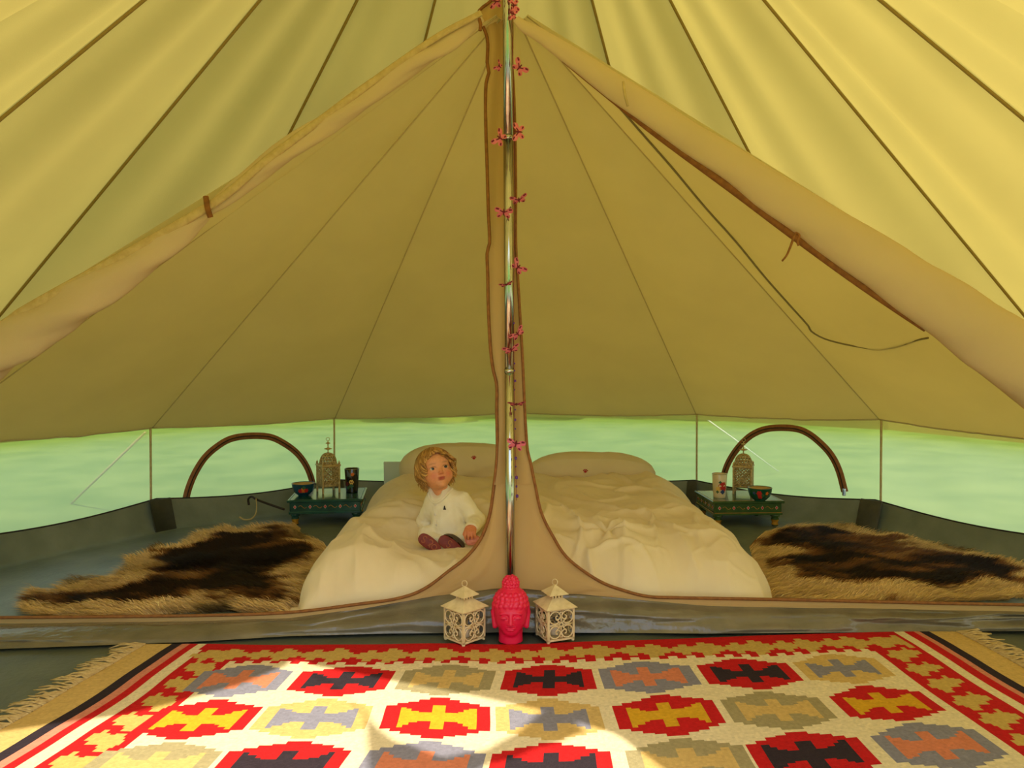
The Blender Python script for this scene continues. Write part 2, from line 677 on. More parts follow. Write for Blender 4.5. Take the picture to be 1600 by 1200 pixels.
def disc(radii, zf, seed=0):
    V = [np.array([0, 0, zf(0, 0)])]
    for r in radii:
        for a in aa:
            x, y = r * math.sin(a), r * math.cos(a)
            V.append(np.array([x, y, zf(x, y)]))
    F = [(0, 1 + (i + 1) % N_SEG, 1 + i) for i in range(N_SEG)]
    for k in range(len(radii) - 1):
        for i in range(N_SEG):
            j = (i + 1) % N_SEG
            F.append((1 + k * N_SEG + i, 1 + k * N_SEG + j, 1 + (k + 1) * N_SEG + j, 1 + (k + 1) * N_SEG + i))
    return np.array(V), F


V, F = disc([4, 8, 14, 25, 45, 80], lambda x, y: -0.03)
obj('ground', V, F, 'grass', label='sunlit green lawn around the tent', kind='structure')
V, F = disc(np.linspace(0.08, 2.52, 32), lambda x, y: float(-0.012 + 0.006 * fbm(x * 5, y * 5, 0, 3)))
floor = obj('floor', V, F, 'groundsheet', label='grey-green plastic groundsheet floor of the tent', kind='structure')

ceiling = empty('ceiling', (0, 0, 3.0), label='yellow canvas roof of the bell tent meeting at the pole top', kind='structure')
walls = {'left': empty('wall_left', (-2.3, 0, 0), label='low canvas side wall on the left', kind='structure'),
         'back': empty('wall_back', (0, 2.3, 0), label='low translucent canvas back wall glowing green', kind='structure'),
         'right': empty('wall_right', (2.3, 0, 0), label='low canvas side wall on the right', kind='structure')}
DOOR_V = (3.0 - 1.724) / 2.4        # top of the open doorway, as a share of the roof slope


def door_open(v, side):            # share of a front panel that is open at slope position v
    z = 3.0 - 2.4 * v
    half = 1.096 * v
    zz = [0.5, 1.33, 1.36, 1.455, 1.60, 1.70, 1.724]
    xo = [1.5, 0.80, 0.74, 0.585, 0.26, 0.05, 0.0] if side > 0 else [1.5, 0.80, 0.72, 0.43, 0.16, 0.03, 0.0]
    return np.clip(np.interp(z, zz, xo) / half, 0, 0.985)


def local(parent, V):
    return np.asarray(V, float) - np.array(parent.location)


ZO = 0.60
for i in range(14):
    a0, a1 = ANG[i], ANG[i + 1]
    t0, t1 = ring(a0, 0.03, 3.0), ring(a1, 0.03, 3.0)
    b0, b1 = ring(a0, ROUT, ZO), ring(a1, ROUT, ZO)
    um = None
    if i == 13:      # the two front panels are cut away where the door stands open
        def um(v):
            return np.zeros_like(v), 1 - door_open(v, 1)
    if i == 0:
        def um(v):
            return door_open(v, -1), np.ones_like(v)
    V, F, _ = panel(t0, t1, b0, b1, 25, 49, sag=0.035, folds=(0.0 if i in (0, 13) else (0.034 if i >= 9 else 0.020)), seed=i, umax=um)
    obj('roof_panel', local(ceiling, V), F, 'canvas_outer', ceiling)
    if i not in (0, 13):
        side = 'back' if 4 <= i <= 9 else ('left' if i < 7 else 'right')
        wp = walls[side]
        w0, w1 = ring(a0, 2.46, 0.585), ring(a1, 2.46, 0.585)
        g0, g1 = ring(a0, 2.47, -0.02), ring(a1, 2.47, -0.02)
        V, F, _ = panel(w0, w1, g0, g1, 17, 13, sag=-0.012, folds=0.004, seed=i, crease=0.006)
        obj('wall_panel', local(wp, V), F, 'canvas_wall', wp)
        # valance hanging outside under the eave
        V, F, _ = panel(b0, b1, ring(a0, 2.53, 0.515), ring(a1, 2.53, 0.515), 9, 4, folds=0.004, seed=i)
        obj('valance', local(ceiling, V), F, 'canvas_outer', ceiling)
# unseen cloth added in the doorway, shaped to shade part of the rug
def front_pt(x, z, off=-0.015):
    return np.array([x, -3.125 + 1.0417 * z + 0.231 * abs(x) + off, z])


fx = [0.185, 0.21, 0.25, 0.356, 0.45, 0.51, 0.60, 0.68]
ft = [1.50, 1.455, 1.40, 1.345, 1.358, 1.384, 1.44, 1.48]
fb = [1.28, 1.275, 1.28, 1.300, 1.315, 1.330, 1.35, 1.37]
g = []
for x in np.linspace(fx[0], fx[-1], 40):
    zt_, zb_ = np.interp(x, fx, ft), np.interp(x, fx, fb)
    g.append([front_pt(x, zb_ + (zt_ - zb_) * v, -0.015 - 0.012 * math.sin(v * PI) + 0.005 * math.sin(x * 60 + v * 4)) for v in np.linspace(0, 1, 8)])
V = np.array(g).reshape(-1, 3)
fl = obj('sun_blocker', local(ceiling, V), gridfaces(40, 8), 'canvas_outer', ceiling)
V, F = tube([front_pt(0.02, 1.71), front_pt(0.19, 1.495)], 0.003, 5)
obj('tie', local(ceiling, V), F, 'rope_pale', fl)  # added only to hang the unseen sun-blocking cloth

for i in range(14):
    a = ANG[i]
    if i == 0:
        pts = [ring(a, 0.03 + 2.47 * t, 3.0 - 2.4 * t) for t in np.linspace(0, DOOR_V, 20)]
    else:
        pts = [ring(a, 0.03 + 2.47 * t, 3.0 - 2.4 * t) for t in np.linspace(0, 1, 30)]
    nn = np.array([math.sin(a), math.cos(a), 1.0])
    pts = np.array(pts) - nn * 0.006
    V, F = tube(pts, 0.0055, 6, flat=1.0)
    obj('seam', local(ceiling, V), F, 'seam_dark', ceiling)
    if 1 < i < 14:
        side = 'back' if 4 < i < 10 else ('left' if i < 7 else 'right')
        wp = walls[side]
        V, F = tube([ring(a, 2.452 + 0.01 * t, 0.58 - 0.6 * t) for t in np.linspace(0, 1, 8)], 0.006, 6)
        obj('seam', local(wp, V), F, 'pale_tape', wp)

V, F = lathe([(0.06, 2.965), (0.055, 2.99), (0.03, 3.012), (0.004, 3.02)], 20)
obj('apex_cap', local(ceiling, V), F, 'rope_dark', ceiling)

# arched window zips in the back wall
def on_wall(px, py, off=0.012):
    d = ray(px, py)
    best = None
    for i in range(4, 10):
        p0, p1 = ring(ANG[i], 2.46, 0.0), ring(ANG[i + 1], 2.46, 0.0)
        n = np.cross(p1 - p0, [0, 0, 1.0])
        n /= np.linalg.norm(n)
        t = ((p0 - CAM) @ n) / (d @ n)
        q = CAM + d * t
        u = ((q - p0) @ (p1 - p0)) / ((p1 - p0) @ (p1 - p0))
        if -0.001 <= u <= 1.001 and t > 0:
            if n @ (np.zeros(3) - p0) < 0:
                n = -n
            best = q + n * off
    return best


ARCH_L = [(288, 787), (293, 765), (303, 740), (318, 716), (336, 699), (358, 686), (385, 681), (418, 682), (440, 691), (462, 707), (477, 727), (486, 750), (491, 775)]
ARCH_R = [(1128, 772), (1133, 740), (1143, 716), (1160, 693), (1180, 677), (1205, 669), (1240, 669), (1262, 676), (1283, 692), (1300, 711), (1312, 735), (1321, 768)]
for nm, arch in (('window_1', ARCH_L), ('window_2', ARCH_R)):
    pts = spline([on_wall(*q) for q in arch], 60)
    c = pts.mean(0)
    we = empty(nm, c, label='arched brown zip of the window flap in the %s part of the back wall' % ('left' if nm[-1] == '1' else 'right'), kind='structure')
    T, N, B = frames(pts)
    nrm = np.array([-c[0], -c[1], 0]) / np.linalg.norm(c[:2])
    S = np.cross(T, nrm)
    prof = [(-0.019, 0), (-0.017, 0.004), (-0.005, 0.005), (-0.003, 0.008), (0.003, 0.008), (0.005, 0.005), (0.017, 0.004), (0.019, 0)]
    V = np.concatenate([[p + S[i] * a + nrm * b for a, b in prof] for i, p in enumerate(pts)])
    obj('zip_tape', local(we, V), gridfaces(len(pts), len(prof)), 'zip_tape', we)
    V = np.concatenate([[p + S[i] * a + nrm * b for a, b in ((-0.003, 0.009), (0.003, 0.009))] for i, p in enumerate(pts)])
    obj('zip_teeth', local(we, V), gridfaces(len(pts), 2), 'rope_dark', we)
    e = pts[0] if nm == 'window_1' else pts[-1]
    V, F = bevelbox(e + nrm * 0.012, (0.018, 0.012, 0.04), 0.003)
    obj('zip_pull', local(we, V), F, 'steel', we)

# ------------------------------------------------------------------ outside
MBX = MB()
hv = []
for k in range(420):
    x = RNG.uniform(-9, 9)
    hgt = RNG.uniform(0.0, 1.9)
    hv.append((x, 9.2 + RNG.uniform(-0.5, 0.8) + 0.3 * math.sin(x), hgt, RNG.uniform(0.22, 0.5)))
tmpl_V, tmpl_F = lathe([(0.02, -1), (0.7, -0.7), (1, 0), (0.75, 0.65), (0.02, 1)], 9)
for x, y, z, r in hv:
    n = 1 + 0.35 * vnoise(tmpl_V[:, 0] * 2.1 + x * 7, tmpl_V[:, 1] * 2.1 + y, tmpl_V[:, 2] * 2 + z)
    MBX.add(tmpl_V * (r * n)[:, None] + (x, y, z), tmpl_F)
V, F = MBX.done()
obj('hedge', local(empty('hedge_row', (0, 9.2, 0), label='sunlit leafy hedge seen blurred through the back wall', cat='hedge'), V), F, 'leaves', bpy.data.objects['hedge_row'])
V, F = tube([P(1098, 652, 5.12), P(1212, 738, 6.2)], 0.006, 6)
obj('guy_rope', V, F, 'rope_white', label='thin white guy rope outside, showing through the wall by the right arch', cat='rope')
V, F = tube([P(228, 676, 4.25), P(60, 850, 5.4)], 0.007, 6)
obj('guy_rope', V, F, 'rope_pale', label='guy rope outside, showing as a faint diagonal through the far left wall', cat='rope')

# ------------------------------------------------------------------ inner tent
inner = empty('inner_tent', (0, 0, 0), label='khaki cotton inner tent with rolled doors across the back half', cat='tent')
AP = 2.01
for i in range(3, 11):
    a0, a1 = ANG[i], ANG[i + 1]
    if i == 3:
        a0 = -PI / 2
    if i == 10:
        a1 = PI / 2
    t0, t1 = ring(a0, 0.05, AP), ring(a1, 0.05, AP)
    b0 = eave_in(i) if i != 3 else ring(a0, RIN, ZMEAN)
    b1 = eave_in(i + 1) if i != 10 else ring(a1, RIN, ZMEAN)
    V, F, g = panel(t0, t1, b0, b1, 41, 61, sag=0.035, seed=i + 20, crease=0.006, hemsag=0.014)
    pn = obj('roof_panel', V, F, 'canvas_inner', inner)
    hem = g[:, -1]
    V, F = tube(hem, 0.005, 6)
    obj('hem', V, F, 'seam_inner', pn)
    if i != 3:
        V, F = tube(g[0], 0.0028, 5)
        obj('seam', V - np.array([0, 0, 0.002]), F, 'seam_inner', pn)

# inner groundsheet with a turned-up edge
ph = np.concatenate([np.linspace(-PI / 2, PI / 2, 121)])
ph = np.unique(np.concatenate([ph, ANG[4:11]]))
rr = list(np.linspace(0.02, 2.1, 26)) + [2.2, 2.28, 2.32, 2.34, 2.355, 2.366, 2.376, 2.386, 2.394, 2.40]
V = []
for a in ph:
    # straight chords between the corners
    k = max(j for j in range(14) if ANG[j] <= a + 1e-9)
    c0, c1 = ANG[k], ANG[k + 1]
    m = (c0 + c1) / 2
    chord = math.cos((c1 - c0) / 2) / math.cos(a - m)
    uu = (a - c0) / (c1 - c0)
    top = 0.155 - 0.03 * math.sin(PI * uu)
    for r in rr:
        rc = r * (chord * smooth(r / 2.4) + 1 - smooth(r / 2.4))
        x, y = rc * math.sin(a), rc * math.cos(a)
        up = max(0.0, (r - 2.31) / 0.09)
        z = 0.004 + top * float(up ** 1.7) + 0.010 * float(fbm(x * 6, y * 6, 3, 3)) * min(1, r / 0.3)
        if up > 0.85:
            z = 0.004 + top * up ** 1.7
        V.append((x, y + 0.045 * (1 - min(1, r / 2.4)), max(z, -0.002)))
gs = obj('groundsheet', V, gridfaces(len(ph), len(rr)), 'groundsheet_inner', inner)
edge = np.array(V).reshape(len(ph), len(rr), 3)[:, -1]
V, F = tube(edge, 0.0035, 5)
obj('edge_binding', V, F, 'rope_dark', gs)
for i in (5, 6, 8, 9):
    a = ANG[i]
    p = ring(a, 2.335, 0.080)
    V, F = bevelbox(p, (0.115 if i in (5, 9) else 0.06, 0.010, 0.165), 0.003, -a)
    # the tab leans with the turned-up edge
    V[:, :2] *= (1 + (V[:, 2:3] - 0.09) * 0.16)
    obj('corner_tab', V, F, 'tab_dark', inner)

# front panel: the strip behind the pole, flaring into the sill
DF = 2.595
L_UP = [(776, -8), (762, 6), (749, 16), (750, 34), (757, 46), (762, 66), (761, 100), (764, 112), (759, 135), (759, 200), (761, 260), (763, 330), (765, 378), (761, 395), (762, 430), (763, 480), (766, 540), (770, 575), (776, 602), (776, 640), (777, 690), (776, 720), (772, 757)]
R_UP = [(800, -8), (800, 30), (800, 60), (800, 100), (803, 150), (805, 220), (806, 300), (806, 380), (810, 450), (813, 500), (817, 570), (820, 640), (824, 700), (829, 722), (836, 757)]
L_DN = [(772, 757), (765, 804), (751, 842), (729, 870), (704, 890), (663, 920), (622, 935), (560, 944), (450, 957), (300, 962), (0, 965), (-350, 967)]
R_DN = [(836, 757), (846, 801), (863, 836), (888, 873), (935, 907), (976, 923), (1013, 932), (1060, 934), (1230, 937), (1400, 941), (1600, 945), (1950, 950)]
SILL = [(-350, 979), (0, 976), (300, 972), (450, 967), (560, 952), (622, 941), (685, 930), (735, 923), (774, 917), (800, 916), (825, 917), (860, 921), (891, 925), (935, 930), (997, 937), (1100, 946), (1230, 949), (1400, 952), (1600, 956), (1950, 960)]


def interp(poly, key, x):
    poly = sorted(poly, key=lambda q: q[key])
    return np.interp(x, [q[key] for q in poly], [q[1 - key] for q in poly])


mb_V, mb_F, n0 = [], [], 0
rows = np.linspace(-8, 757, 94)
g = []
for y in rows:
    xl, xr = interp(L_UP, 1, y), interp(R_UP, 1, y)
    row = []
    for u in np.linspace(0, 1, 15):
        p = P(xl + (xr - xl) * u, y, DF)
        p[1] += 0.012 * math.sin(u * PI) + 0.004 * float(vnoise(u * 3, y * 0.03)) + 0.006 * math.cos(u * 9 + y * 0.012)
        row.append(p)
    g.append(row)
g = np.array(g)
mb_V.append(g.reshape(-1, 3))
mb_F.append(gridfaces(94, 15))
n0 = 94 * 15
xs = np.concatenate([np.linspace(-350, 560, 60)[:-1], np.linspace(560, 772, 50)[:-1], np.linspace(772, 836, 15), np.linspace(836, 1060, 50)[1:], np.linspace(1060, 1950, 60)[1:]])
g = []
for x in xs:
    yt = 757.0 if 772 <= x <= 836 else (interp(L_DN, 0, x) if x < 772 else interp(R_DN, 0, x))
    yb = interp(SILL, 0, x)
    col = []
    for v in np.linspace(0, 1, 24):
        p = P(x, yt + (max(yb, yt + 3) - yt) * v, DF)
        u = (x - 772) / 64
        amp = 0.012 * math.sin(np.clip(u, 0, 1) * PI) * (1 - v)
        fade = min(1, (yb - yt) / 60)
        p[1] += amp + fade * (0.018 * float(fbm((x - 800) * 0.02 + v * 1.5, v * 2 + x * 0.004, 7, 3)) + 0.012 * math.sin((x * 0.03 + v * 3)) * v * (1 - v)) - 0.02 * v * fade
        col.append(p)
    g.append(col)
g = np.array(g)
mb_V.append(g.reshape(-1, 3))
mb_F.append(gridfaces(len(xs), 24) + n0)
fp = obj('front_panel', np.concatenate(mb_V), np.concatenate(mb_F), 'canvas_strip', inner)
for up, dn in ((L_UP, L_DN), (R_UP, R_DN)):
    px_ = spline(np.array(up + dn[1:], float), 220)
    V, F = tube(np.array([P(q[0], q[1], DF - 0.004) for q in px_]), 0.0055, 6)
    obj('edge_tape', V, F, 'hem_tape', fp)

# sill: turned-up wrinkled plastic threshold
FRONT = [(-350, 1022), (0, 1014), (300, 1003), (450, 994), (600, 990), (800, 988), (1000, 989), (1100, 990), (1600, 986), (1950, 984)]
xs = np.linspace(-350, 1950, 330)
g = []
for x in xs:
    tp = P(x, interp(SILL, 0, x) - 2, DF + 0.005)
    bt = G(x, interp(FRONT, 0, x), 0.0)
    col = []
    for v in np.linspace(-0.5, 1, 30):
        if v < 0:
            q = tp + np.array([0, 0.10 * (-v) * 2, -tp[2] * smooth(-v * 2)])
        else:
            q = tp + (bt - tp) * v
            q[0] = tp[0] + (bt[0] - tp[0]) * v
            q[1] -= 0.016 * math.sin(PI * min(1, v * 1.02)) ** 0.8
            q[2] += 0.012 * math.sin(PI * v)
            wr = 0.020 * float(fbm(tp[0] * 5 + v * 2, v * 6 + tp[0], 2, 5)) + 0.014 * float(1 - 4 * abs(vnoise(tp[0] * 2.2, v * 3.2 + 0.6 * math.sin(tp[0] * 2), 9)))
            q[1] -= wr * math.sin(PI * v)
        col.append(q)
    g.append(col)
g = np.array(g)
obj('sill', g.reshape(-1, 3), gridfaces(len(xs), 30), 'threshold', inner)

# rolled doors along the front edges of the inner roof
def roll(name, ctr, D, flat, wr, seed, m):
    c = np.array(ctr, float)
    n = 200
    q = spline(c[:, :2], n)
    t0 = np.linspace(0, 1, n)
    d = np.concatenate([[0], np.cumsum(np.linalg.norm(np.diff(c[:, :2], axis=0), axis=1))])
    rad = np.interp(t0 * d[-1], d, c[:, 2]) / (FPX / D)
    pts = np.array([P(x, y, D) for x, y in q])
    T, N, B = frames(pts)
    seg = 36
    a = np.arange(seg) / seg * 2 * PI
    V = np.zeros((n, seg, 3))
    yv = np.array([0, -1.0, 0])
    for i in range(n):
        S = np.cross(yv, T[i])
        S /= np.linalg.norm(S)
        if S[2] < 0:
            S = -S
        L = i / n * np.linalg.norm(pts[-1] - pts[0])
        w_ = 1 + wr * fbm(a * 1.2 + L * 9 + seed, L * 4.0 - a * 0.8, seed, 3) + wr * 0.7 * np.sin(3 * a + L * 22 + seed)
        V[i] = pts[i] + rad[i] * w_[:, None] * (np.cos(a)[:, None] * S + flat * np.sin(a)[:, None] * yv)
    F = [tuple(f) for f in gridfaces(n, seg)] + [(i * seg + seg - 1, (i + 1) * seg + seg - 1, (i + 1) * seg, i * seg) for i in range(n - 1)]
    return obj(name, V.reshape(-1, 3), F, m, inner), pts, rad


ro, pts, rad = roll('rolled_door', [(752, 27, 7), (700, 68, 13), (655, 91, 16), (560, 159, 17), (480, 214, 17), (400, 270, 16), (350, 312, 12), (328, 328, 9), (306, 346, 13), (260, 380, 20), (135, 463, 30), (0, 548, 35), (-200, 670, 38)], 2.545, 0.75, 0.13, 3, 'canvas_roll')
hem = np.array([P(x, y, 2.52) for x, y in spline(np.array([(752, 20), (655, 76), (430, 240), (320, 326), (55, 476), (0, 512), (-200, 636)], float), 80)])
V, F = tube(hem, np.linspace(0.010, 0.02, 80), 8, flat=0.5)
obj('door_hem', V, F, 'pale_tape', ro)
V, F = tube([pts[np.argmin(np.abs(pts[:, 0] - P(327, 330, 2.545)[0]))] + np.array(v) for v in ((0.0, -0.035, 0.035), (0.006, -0.04, 0.0), (0.012, -0.03, -0.03))], 0.009, 6)
obj('tie', V, F, 'hem_tape', ro)
V, F = tube([P(749, 30, 2.52), P(751, 38, 2.515), P(750, 48, 2.515)], 0.006, 5)
obj('tie', V, F, 'hem_tape', ro)
ro, pts, rad = roll('rolled_door', [(806, 30, 6), (820, 42, 9), (850, 59, 11), (960, 135, 20), (1060, 203, 23), (1145, 258, 26), (1240, 323, 32), (1440, 456, 44), (1600, 567, 56), (1800, 708, 62)], 2.54, 0.6, 0.035, 8, 'canvas_roll')
low = np.array([P(x, y, 2.555) for x, y in spline(np.array([(880, 94), (955, 153), (1025, 208), (1145, 296), (1240, 368), (1340, 442), (1445, 516)], float), 70)])
V, F = tube(low, 0.013 * np.sin(np.linspace(0.15, PI - 0.1, 70)) ** 0.5 + 0.002, 8)
obj('door_hem', V, F, 'hem_tape', ro)
V, F = tube(spline(np.array([P(1244, 364, 2.50), P(1240, 372, 2.49), P(1234, 388, 2.49), P(1229, 399, 2.49), P(1222, 408, 2.49)]), 16), np.linspace(0.0045, 0.003, 16), 6)
obj('tie', V, F, 'hem_tape', ro)
V, F = tube(spline(np.array([P(1244, 364, 2.50), P(1249, 368, 2.49), P(1246, 377, 2.49), P(1248, 384, 2.49)]), 12), 0.004, 6)
obj('tie', V, F, 'hem_tape', ro)
V, F = tube(spline(np.array([P(974, 128, 2.49), P(976, 146, 2.475), P(981, 166, 2.49)]), 10), 0.0045, 6)
obj('tie_loop', V, F, 'pale_tape', ro)

# shadow of a cord lying over the inner roof, modelled as a grey tube
def on_inner(px, py, off=0.022):
    d = ray(px, py)
    lo, hi = 0.1, 6.0
    def h(t):
        q = CAM + d * t
        r = math.hypot(q[0], q[1])
        return q[2] - (AP - (AP - ZMEAN) * (r - 0.05) / (RIN - 0.05))
    t = 2.6
    while t < 5 and h(t) < 0:
        t += 0.005
    return CAM + d * (t - off * 3)


CORD = [(955, 153), (1000, 205), (1050, 262), (1100, 322), (1150, 378), (1196, 434), (1235, 478), (1262, 508), (1268, 518), (1290, 530), (1330, 540), (1372, 545), (1405, 540), (1430, 532), (1450, 528)]
pts = spline(np.array([on_inner(*q) for q in CORD]), 90)
V, F = tube(pts, 0.0042, 6)
obj('cord', V, F, 'cord_shadow', label='shadow of a loose cord over the inner roof on the right, modelled in grey', cat='cord')

# ------------------------------------------------------------------ pole
pole = empty('tent_pole', (-0.004, 0, 0), label='shiny steel centre pole of the tent', cat='pole')
base, top = P(798, 985, 2.57), np.array([-0.02, 0.0, 3.0])
base[2] = 0.0
def pp(z):
    return base + (top - base) * (z / 3.0)
for z0, z1 in ((0.0, 0.86), (0.86, 1.62), (1.62, 3.0)):
    V, F = tube([pp(z0), pp((z0 + z1) / 2), pp(z1 - 0.002)], 0.0158, 24)
    obj('pole_section', local(pole, V), F, 'steel', pole)
for z in (0.86, 1.62):
    V, F = tube([pp(z - 0.012), pp(z)], 0.0172, 24)
    obj('joint_collar', local(pole, V), F, 'steel', pole)

# ------------------------------------------------------------------ rug
RU0, RU1 = -1.165, 1.445           # left / right end of the woven part (at the back edge)
CREAM, RED, TAN = s(226, 208, 164), s(190, 30, 30), s(196, 164, 88)
PALET = {'cream': CREAM, 'red': RED, 'tan': TAN, 'dark': s(52, 42, 46), 'pink': s(206, 132, 104), 'olive': s(160, 146, 104),
         'grey': s(134, 130, 138), 'sand': s(204, 170, 102), 'yellow': s(208, 158, 36), 'orange': s(206, 124, 88), 'white': s(226, 206, 160)}
MED_ROWS = [
    [('grey', 'orange'), ('red', 'dark'), ('olive', 'sand'), ('red', 'dark'), ('grey', 'orange'), ('red', 'dark'), ('sand', 'grey')],
    [('red', 'yellow'), ('sand', 'grey'), ('red', 'yellow'), ('sand', 'grey'), ('red', 'yellow'), ('olive', 'sand'), ('red', 'yellow')],
    [('olive', 'sand'), ('red', 'dark'), ('grey', 'orange'), ('red', 'dark'), ('olive', 'sand'), ('red', 'dark'), ('grey', 'orange')],
]
CX = 0.0065
nu = int(round((RU1 - RU0) / CX))
RV = 1.62
nv = int(round(RV / CX))
ci = (np.arange(nu) + 0.5) * CX + RU0
cj = (np.arange(nv) + 0.5) * CX
X, Vv = np.meshgrid(ci, cj, indexing='ij')          # X across, Vv metres from the back edge toward the camera
IL, IR = -0.83, 1.09                                # inner field
img = np.zeros((nu, nv, 3))
img[:] = CREAM[:3]


def paint(mask, c):
    img[mask] = PALET[c][:3]


# side borders, from the ends inward
dl = X - RU0
dr = RU1 - X
# stepped rows of stars in a red band
def stars(a, b, pitch, half_l, half_w, a0):
    """stepped stars centred along coordinate a (pitch), b = offset from the band's centre line"""
    t = ((a - a0) / pitch) % 1.0
    q = np.abs(t - 0.5) * pitch
    st = 0.0065
    qa, qb = np.floor(q / st) * st, np.floor(np.abs(b) / st) * st
    arm = ((qa < half_l * 1.15) & (qb < half_w * 0.2)) | ((qa < half_l * 0.25) & (qb < half_w * 1.1))
    blk = (qa < half_l * 0.62) & (qb < half_w * 0.55)
    return ((qa / half_l + qb / half_w) < 0.72) | arm | blk


for d, inner_edge in ((dl, IL - RU0), (dr, RU1 - IR)):
    m = d < inner_edge
    paint(m, 'red')
    paint(m & (d < 0.085), 'sand')
    paint(m & (d >= 0.085) & (d < 0.118), 'dark')
    paint(m & (d >= 0.118) & (d < 0.140), 'pink')
    paint(m & (d >= 0.140) & (d < 0.170), 'red')
    paint(m & (d >= 0.170) & (d < 0.205), 'cream')
    band = m & (d >= 0.212)
    c1 = 0.205 + (inner_edge - 0.205) * 0.33
    c2 = 0.205 + (inner_edge - 0.205) * 0.66
    paint(band & stars(Vv, d - c1, 0.108, 0.031, 0.030, 0.02) & (d > 0.225), 'tan')
    paint(band & stars(Vv, d - c2, 0.108, 0.038, 0.034, 0.044) & (d < inner_edge - 0.018), 'tan')
for vv, a0 in ((Vv, 0.0), (RV - Vv, 0.03)):
    inb = (X > IL - 0.14) & (X < IR + 0.14)
    m = inb & (vv < 0.150)
    paint(m & (X > IL - 0.02) & (X < IR + 0.02) | (inb & (vv < 0.055)), 'red')
    paint((X > IL) & (X < IR) & (vv < 0.15), 'red')
    teeth = (np.floor(X / 0.027) % 2 == 0)
    paint((X > IL) & (X < IR) & (vv >= 0.15) & (vv < 0.168) & teeth, 'red')
    wob = 0.010 * np.round(1.4 * np.sin(X * 7))
    paint(inb & stars(X, vv - 0.095 + wob * 0.5, 0.080, 0.044, 0.040, a0), 'tan')
    paint(inb & stars(X, vv - 0.095 + wob * 0.5, 0.160, 0.035, 0.050, a0 + 0.02), 'tan')
PX, PV = 0.2785, 0.226
for r in range(7):
    vc = 0.285 + r * PV
    if vc > RV - 0.22:
        break
    for c in range(7):
        xc = -0.738 + c * PX + 0.006 * math.sin(3.1 * c + r)
        dx, dv = np.abs(X - xc), np.abs(Vv - vc)
        st = 0.0105
        qx, qv = np.floor(dx / 0.013) * 0.013, np.floor(dv / st) * st
        hexa = (dx < 0.128) & (qv < 0.100) & (qx * 0.42 + qv < 0.104)
        oc, ic = MED_ROWS[r % 3][c]
        paint(hexa, oc)
        bow = (dx < 0.095) & (dx > 0.0) & (qv < 0.006 + 0.46 * np.floor(dx / 0.016) * 0.016)
        bar = (dx < 0.0165) & (dv < 0.062)
        paint(bow | bar, ic)
jit = 1 + 0.07 * RNG.standard_normal((nu, nv, 1)) * 0.6
img = np.clip(img * jit, 0, 1)
# vertices
gi = np.arange(nu + 1) * CX + RU0
gj = np.arange(nv + 1) * CX
GX, GV = np.meshgrid(gi, gj, indexing='ij')


def rug_pt(x, v):
    t = (x - RU0) / (RU1 - RU0)
    yb = -0.156 + 0.118 * smooth((t - 0.40) / 0.60)
    xx = x + (0.02 - 0.14 * v) * (1 - t) + 0.10 * v * t + 0.008 * vnoise(x * 3, v * 5)
    yy = yb - v * (1 + 0.01 * np.sin(x * 4)) + 0.007 * vnoise(x * 4 + 3, v * 4)
    zz = 0.002 + 0.007 * (fbm(x * 3, v * 3, 5, 2) + 0.5) * smooth(v / 0.15)
    return xx, yy, zz


xx, yy, zz = rug_pt(GX, GV)
V = np.stack([xx, yy, zz], -1).reshape(-1, 3)
F = gridfaces(nu + 1, nv + 1)
rug = empty('rug', (0.1, -0.9, 0), label='red and cream kilim rug with stepped medallions on the floor', cat='rug')
ro = obj('weave', local(rug, V), F, 'rug', rug, cols=np.repeat(img.reshape(-1, 3), 4, axis=0), domain='CORNER', sm=True)
for side in (0, 1):
    fr = MB()
    for k in range(230):
        v = (k + 0.5) / 230 * RV
        x0 = RU0 if side == 0 else RU1
        sg = -1 if side == 0 else 1
        L = 0.085 * RNG.uniform(0.55, 1.15) * (1 if side == 0 else 1.1)
        a, b, c = rug_pt(np.array(x0), np.array(v))
        bend = RNG.uniform(-0.03, 0.03)
        pts = [(float(a) + sg * L * t, float(b) + bend * t * t + 0.004 * math.sin(9 * t + k), float(c) + 0.006 * math.sin(PI * t) * RNG.uniform(0.3, 1.5) - 0.002 * t) for t in (0, 0.35, 0.7, 1.0)]
        V, F = tube(pts, [0.0036, 0.003, 0.003, 0.0016], 5)
        fr.add(V, F)
    V, F = fr.done()
    obj('fringe', local(rug, V), F, 'fringe', rug, kind='stuff')

# ------------------------------------------------------------------ bed
bed = empty('bed', (0.09, 1.0, 0), label='low double bed with a rumpled cream duvet', cat='bed')
BX0, BX1, BY0, BY1 = -0.775, 0.955, 0.075, 1.93
CH = np.array([-0.275, 0.50])      # where the child sits


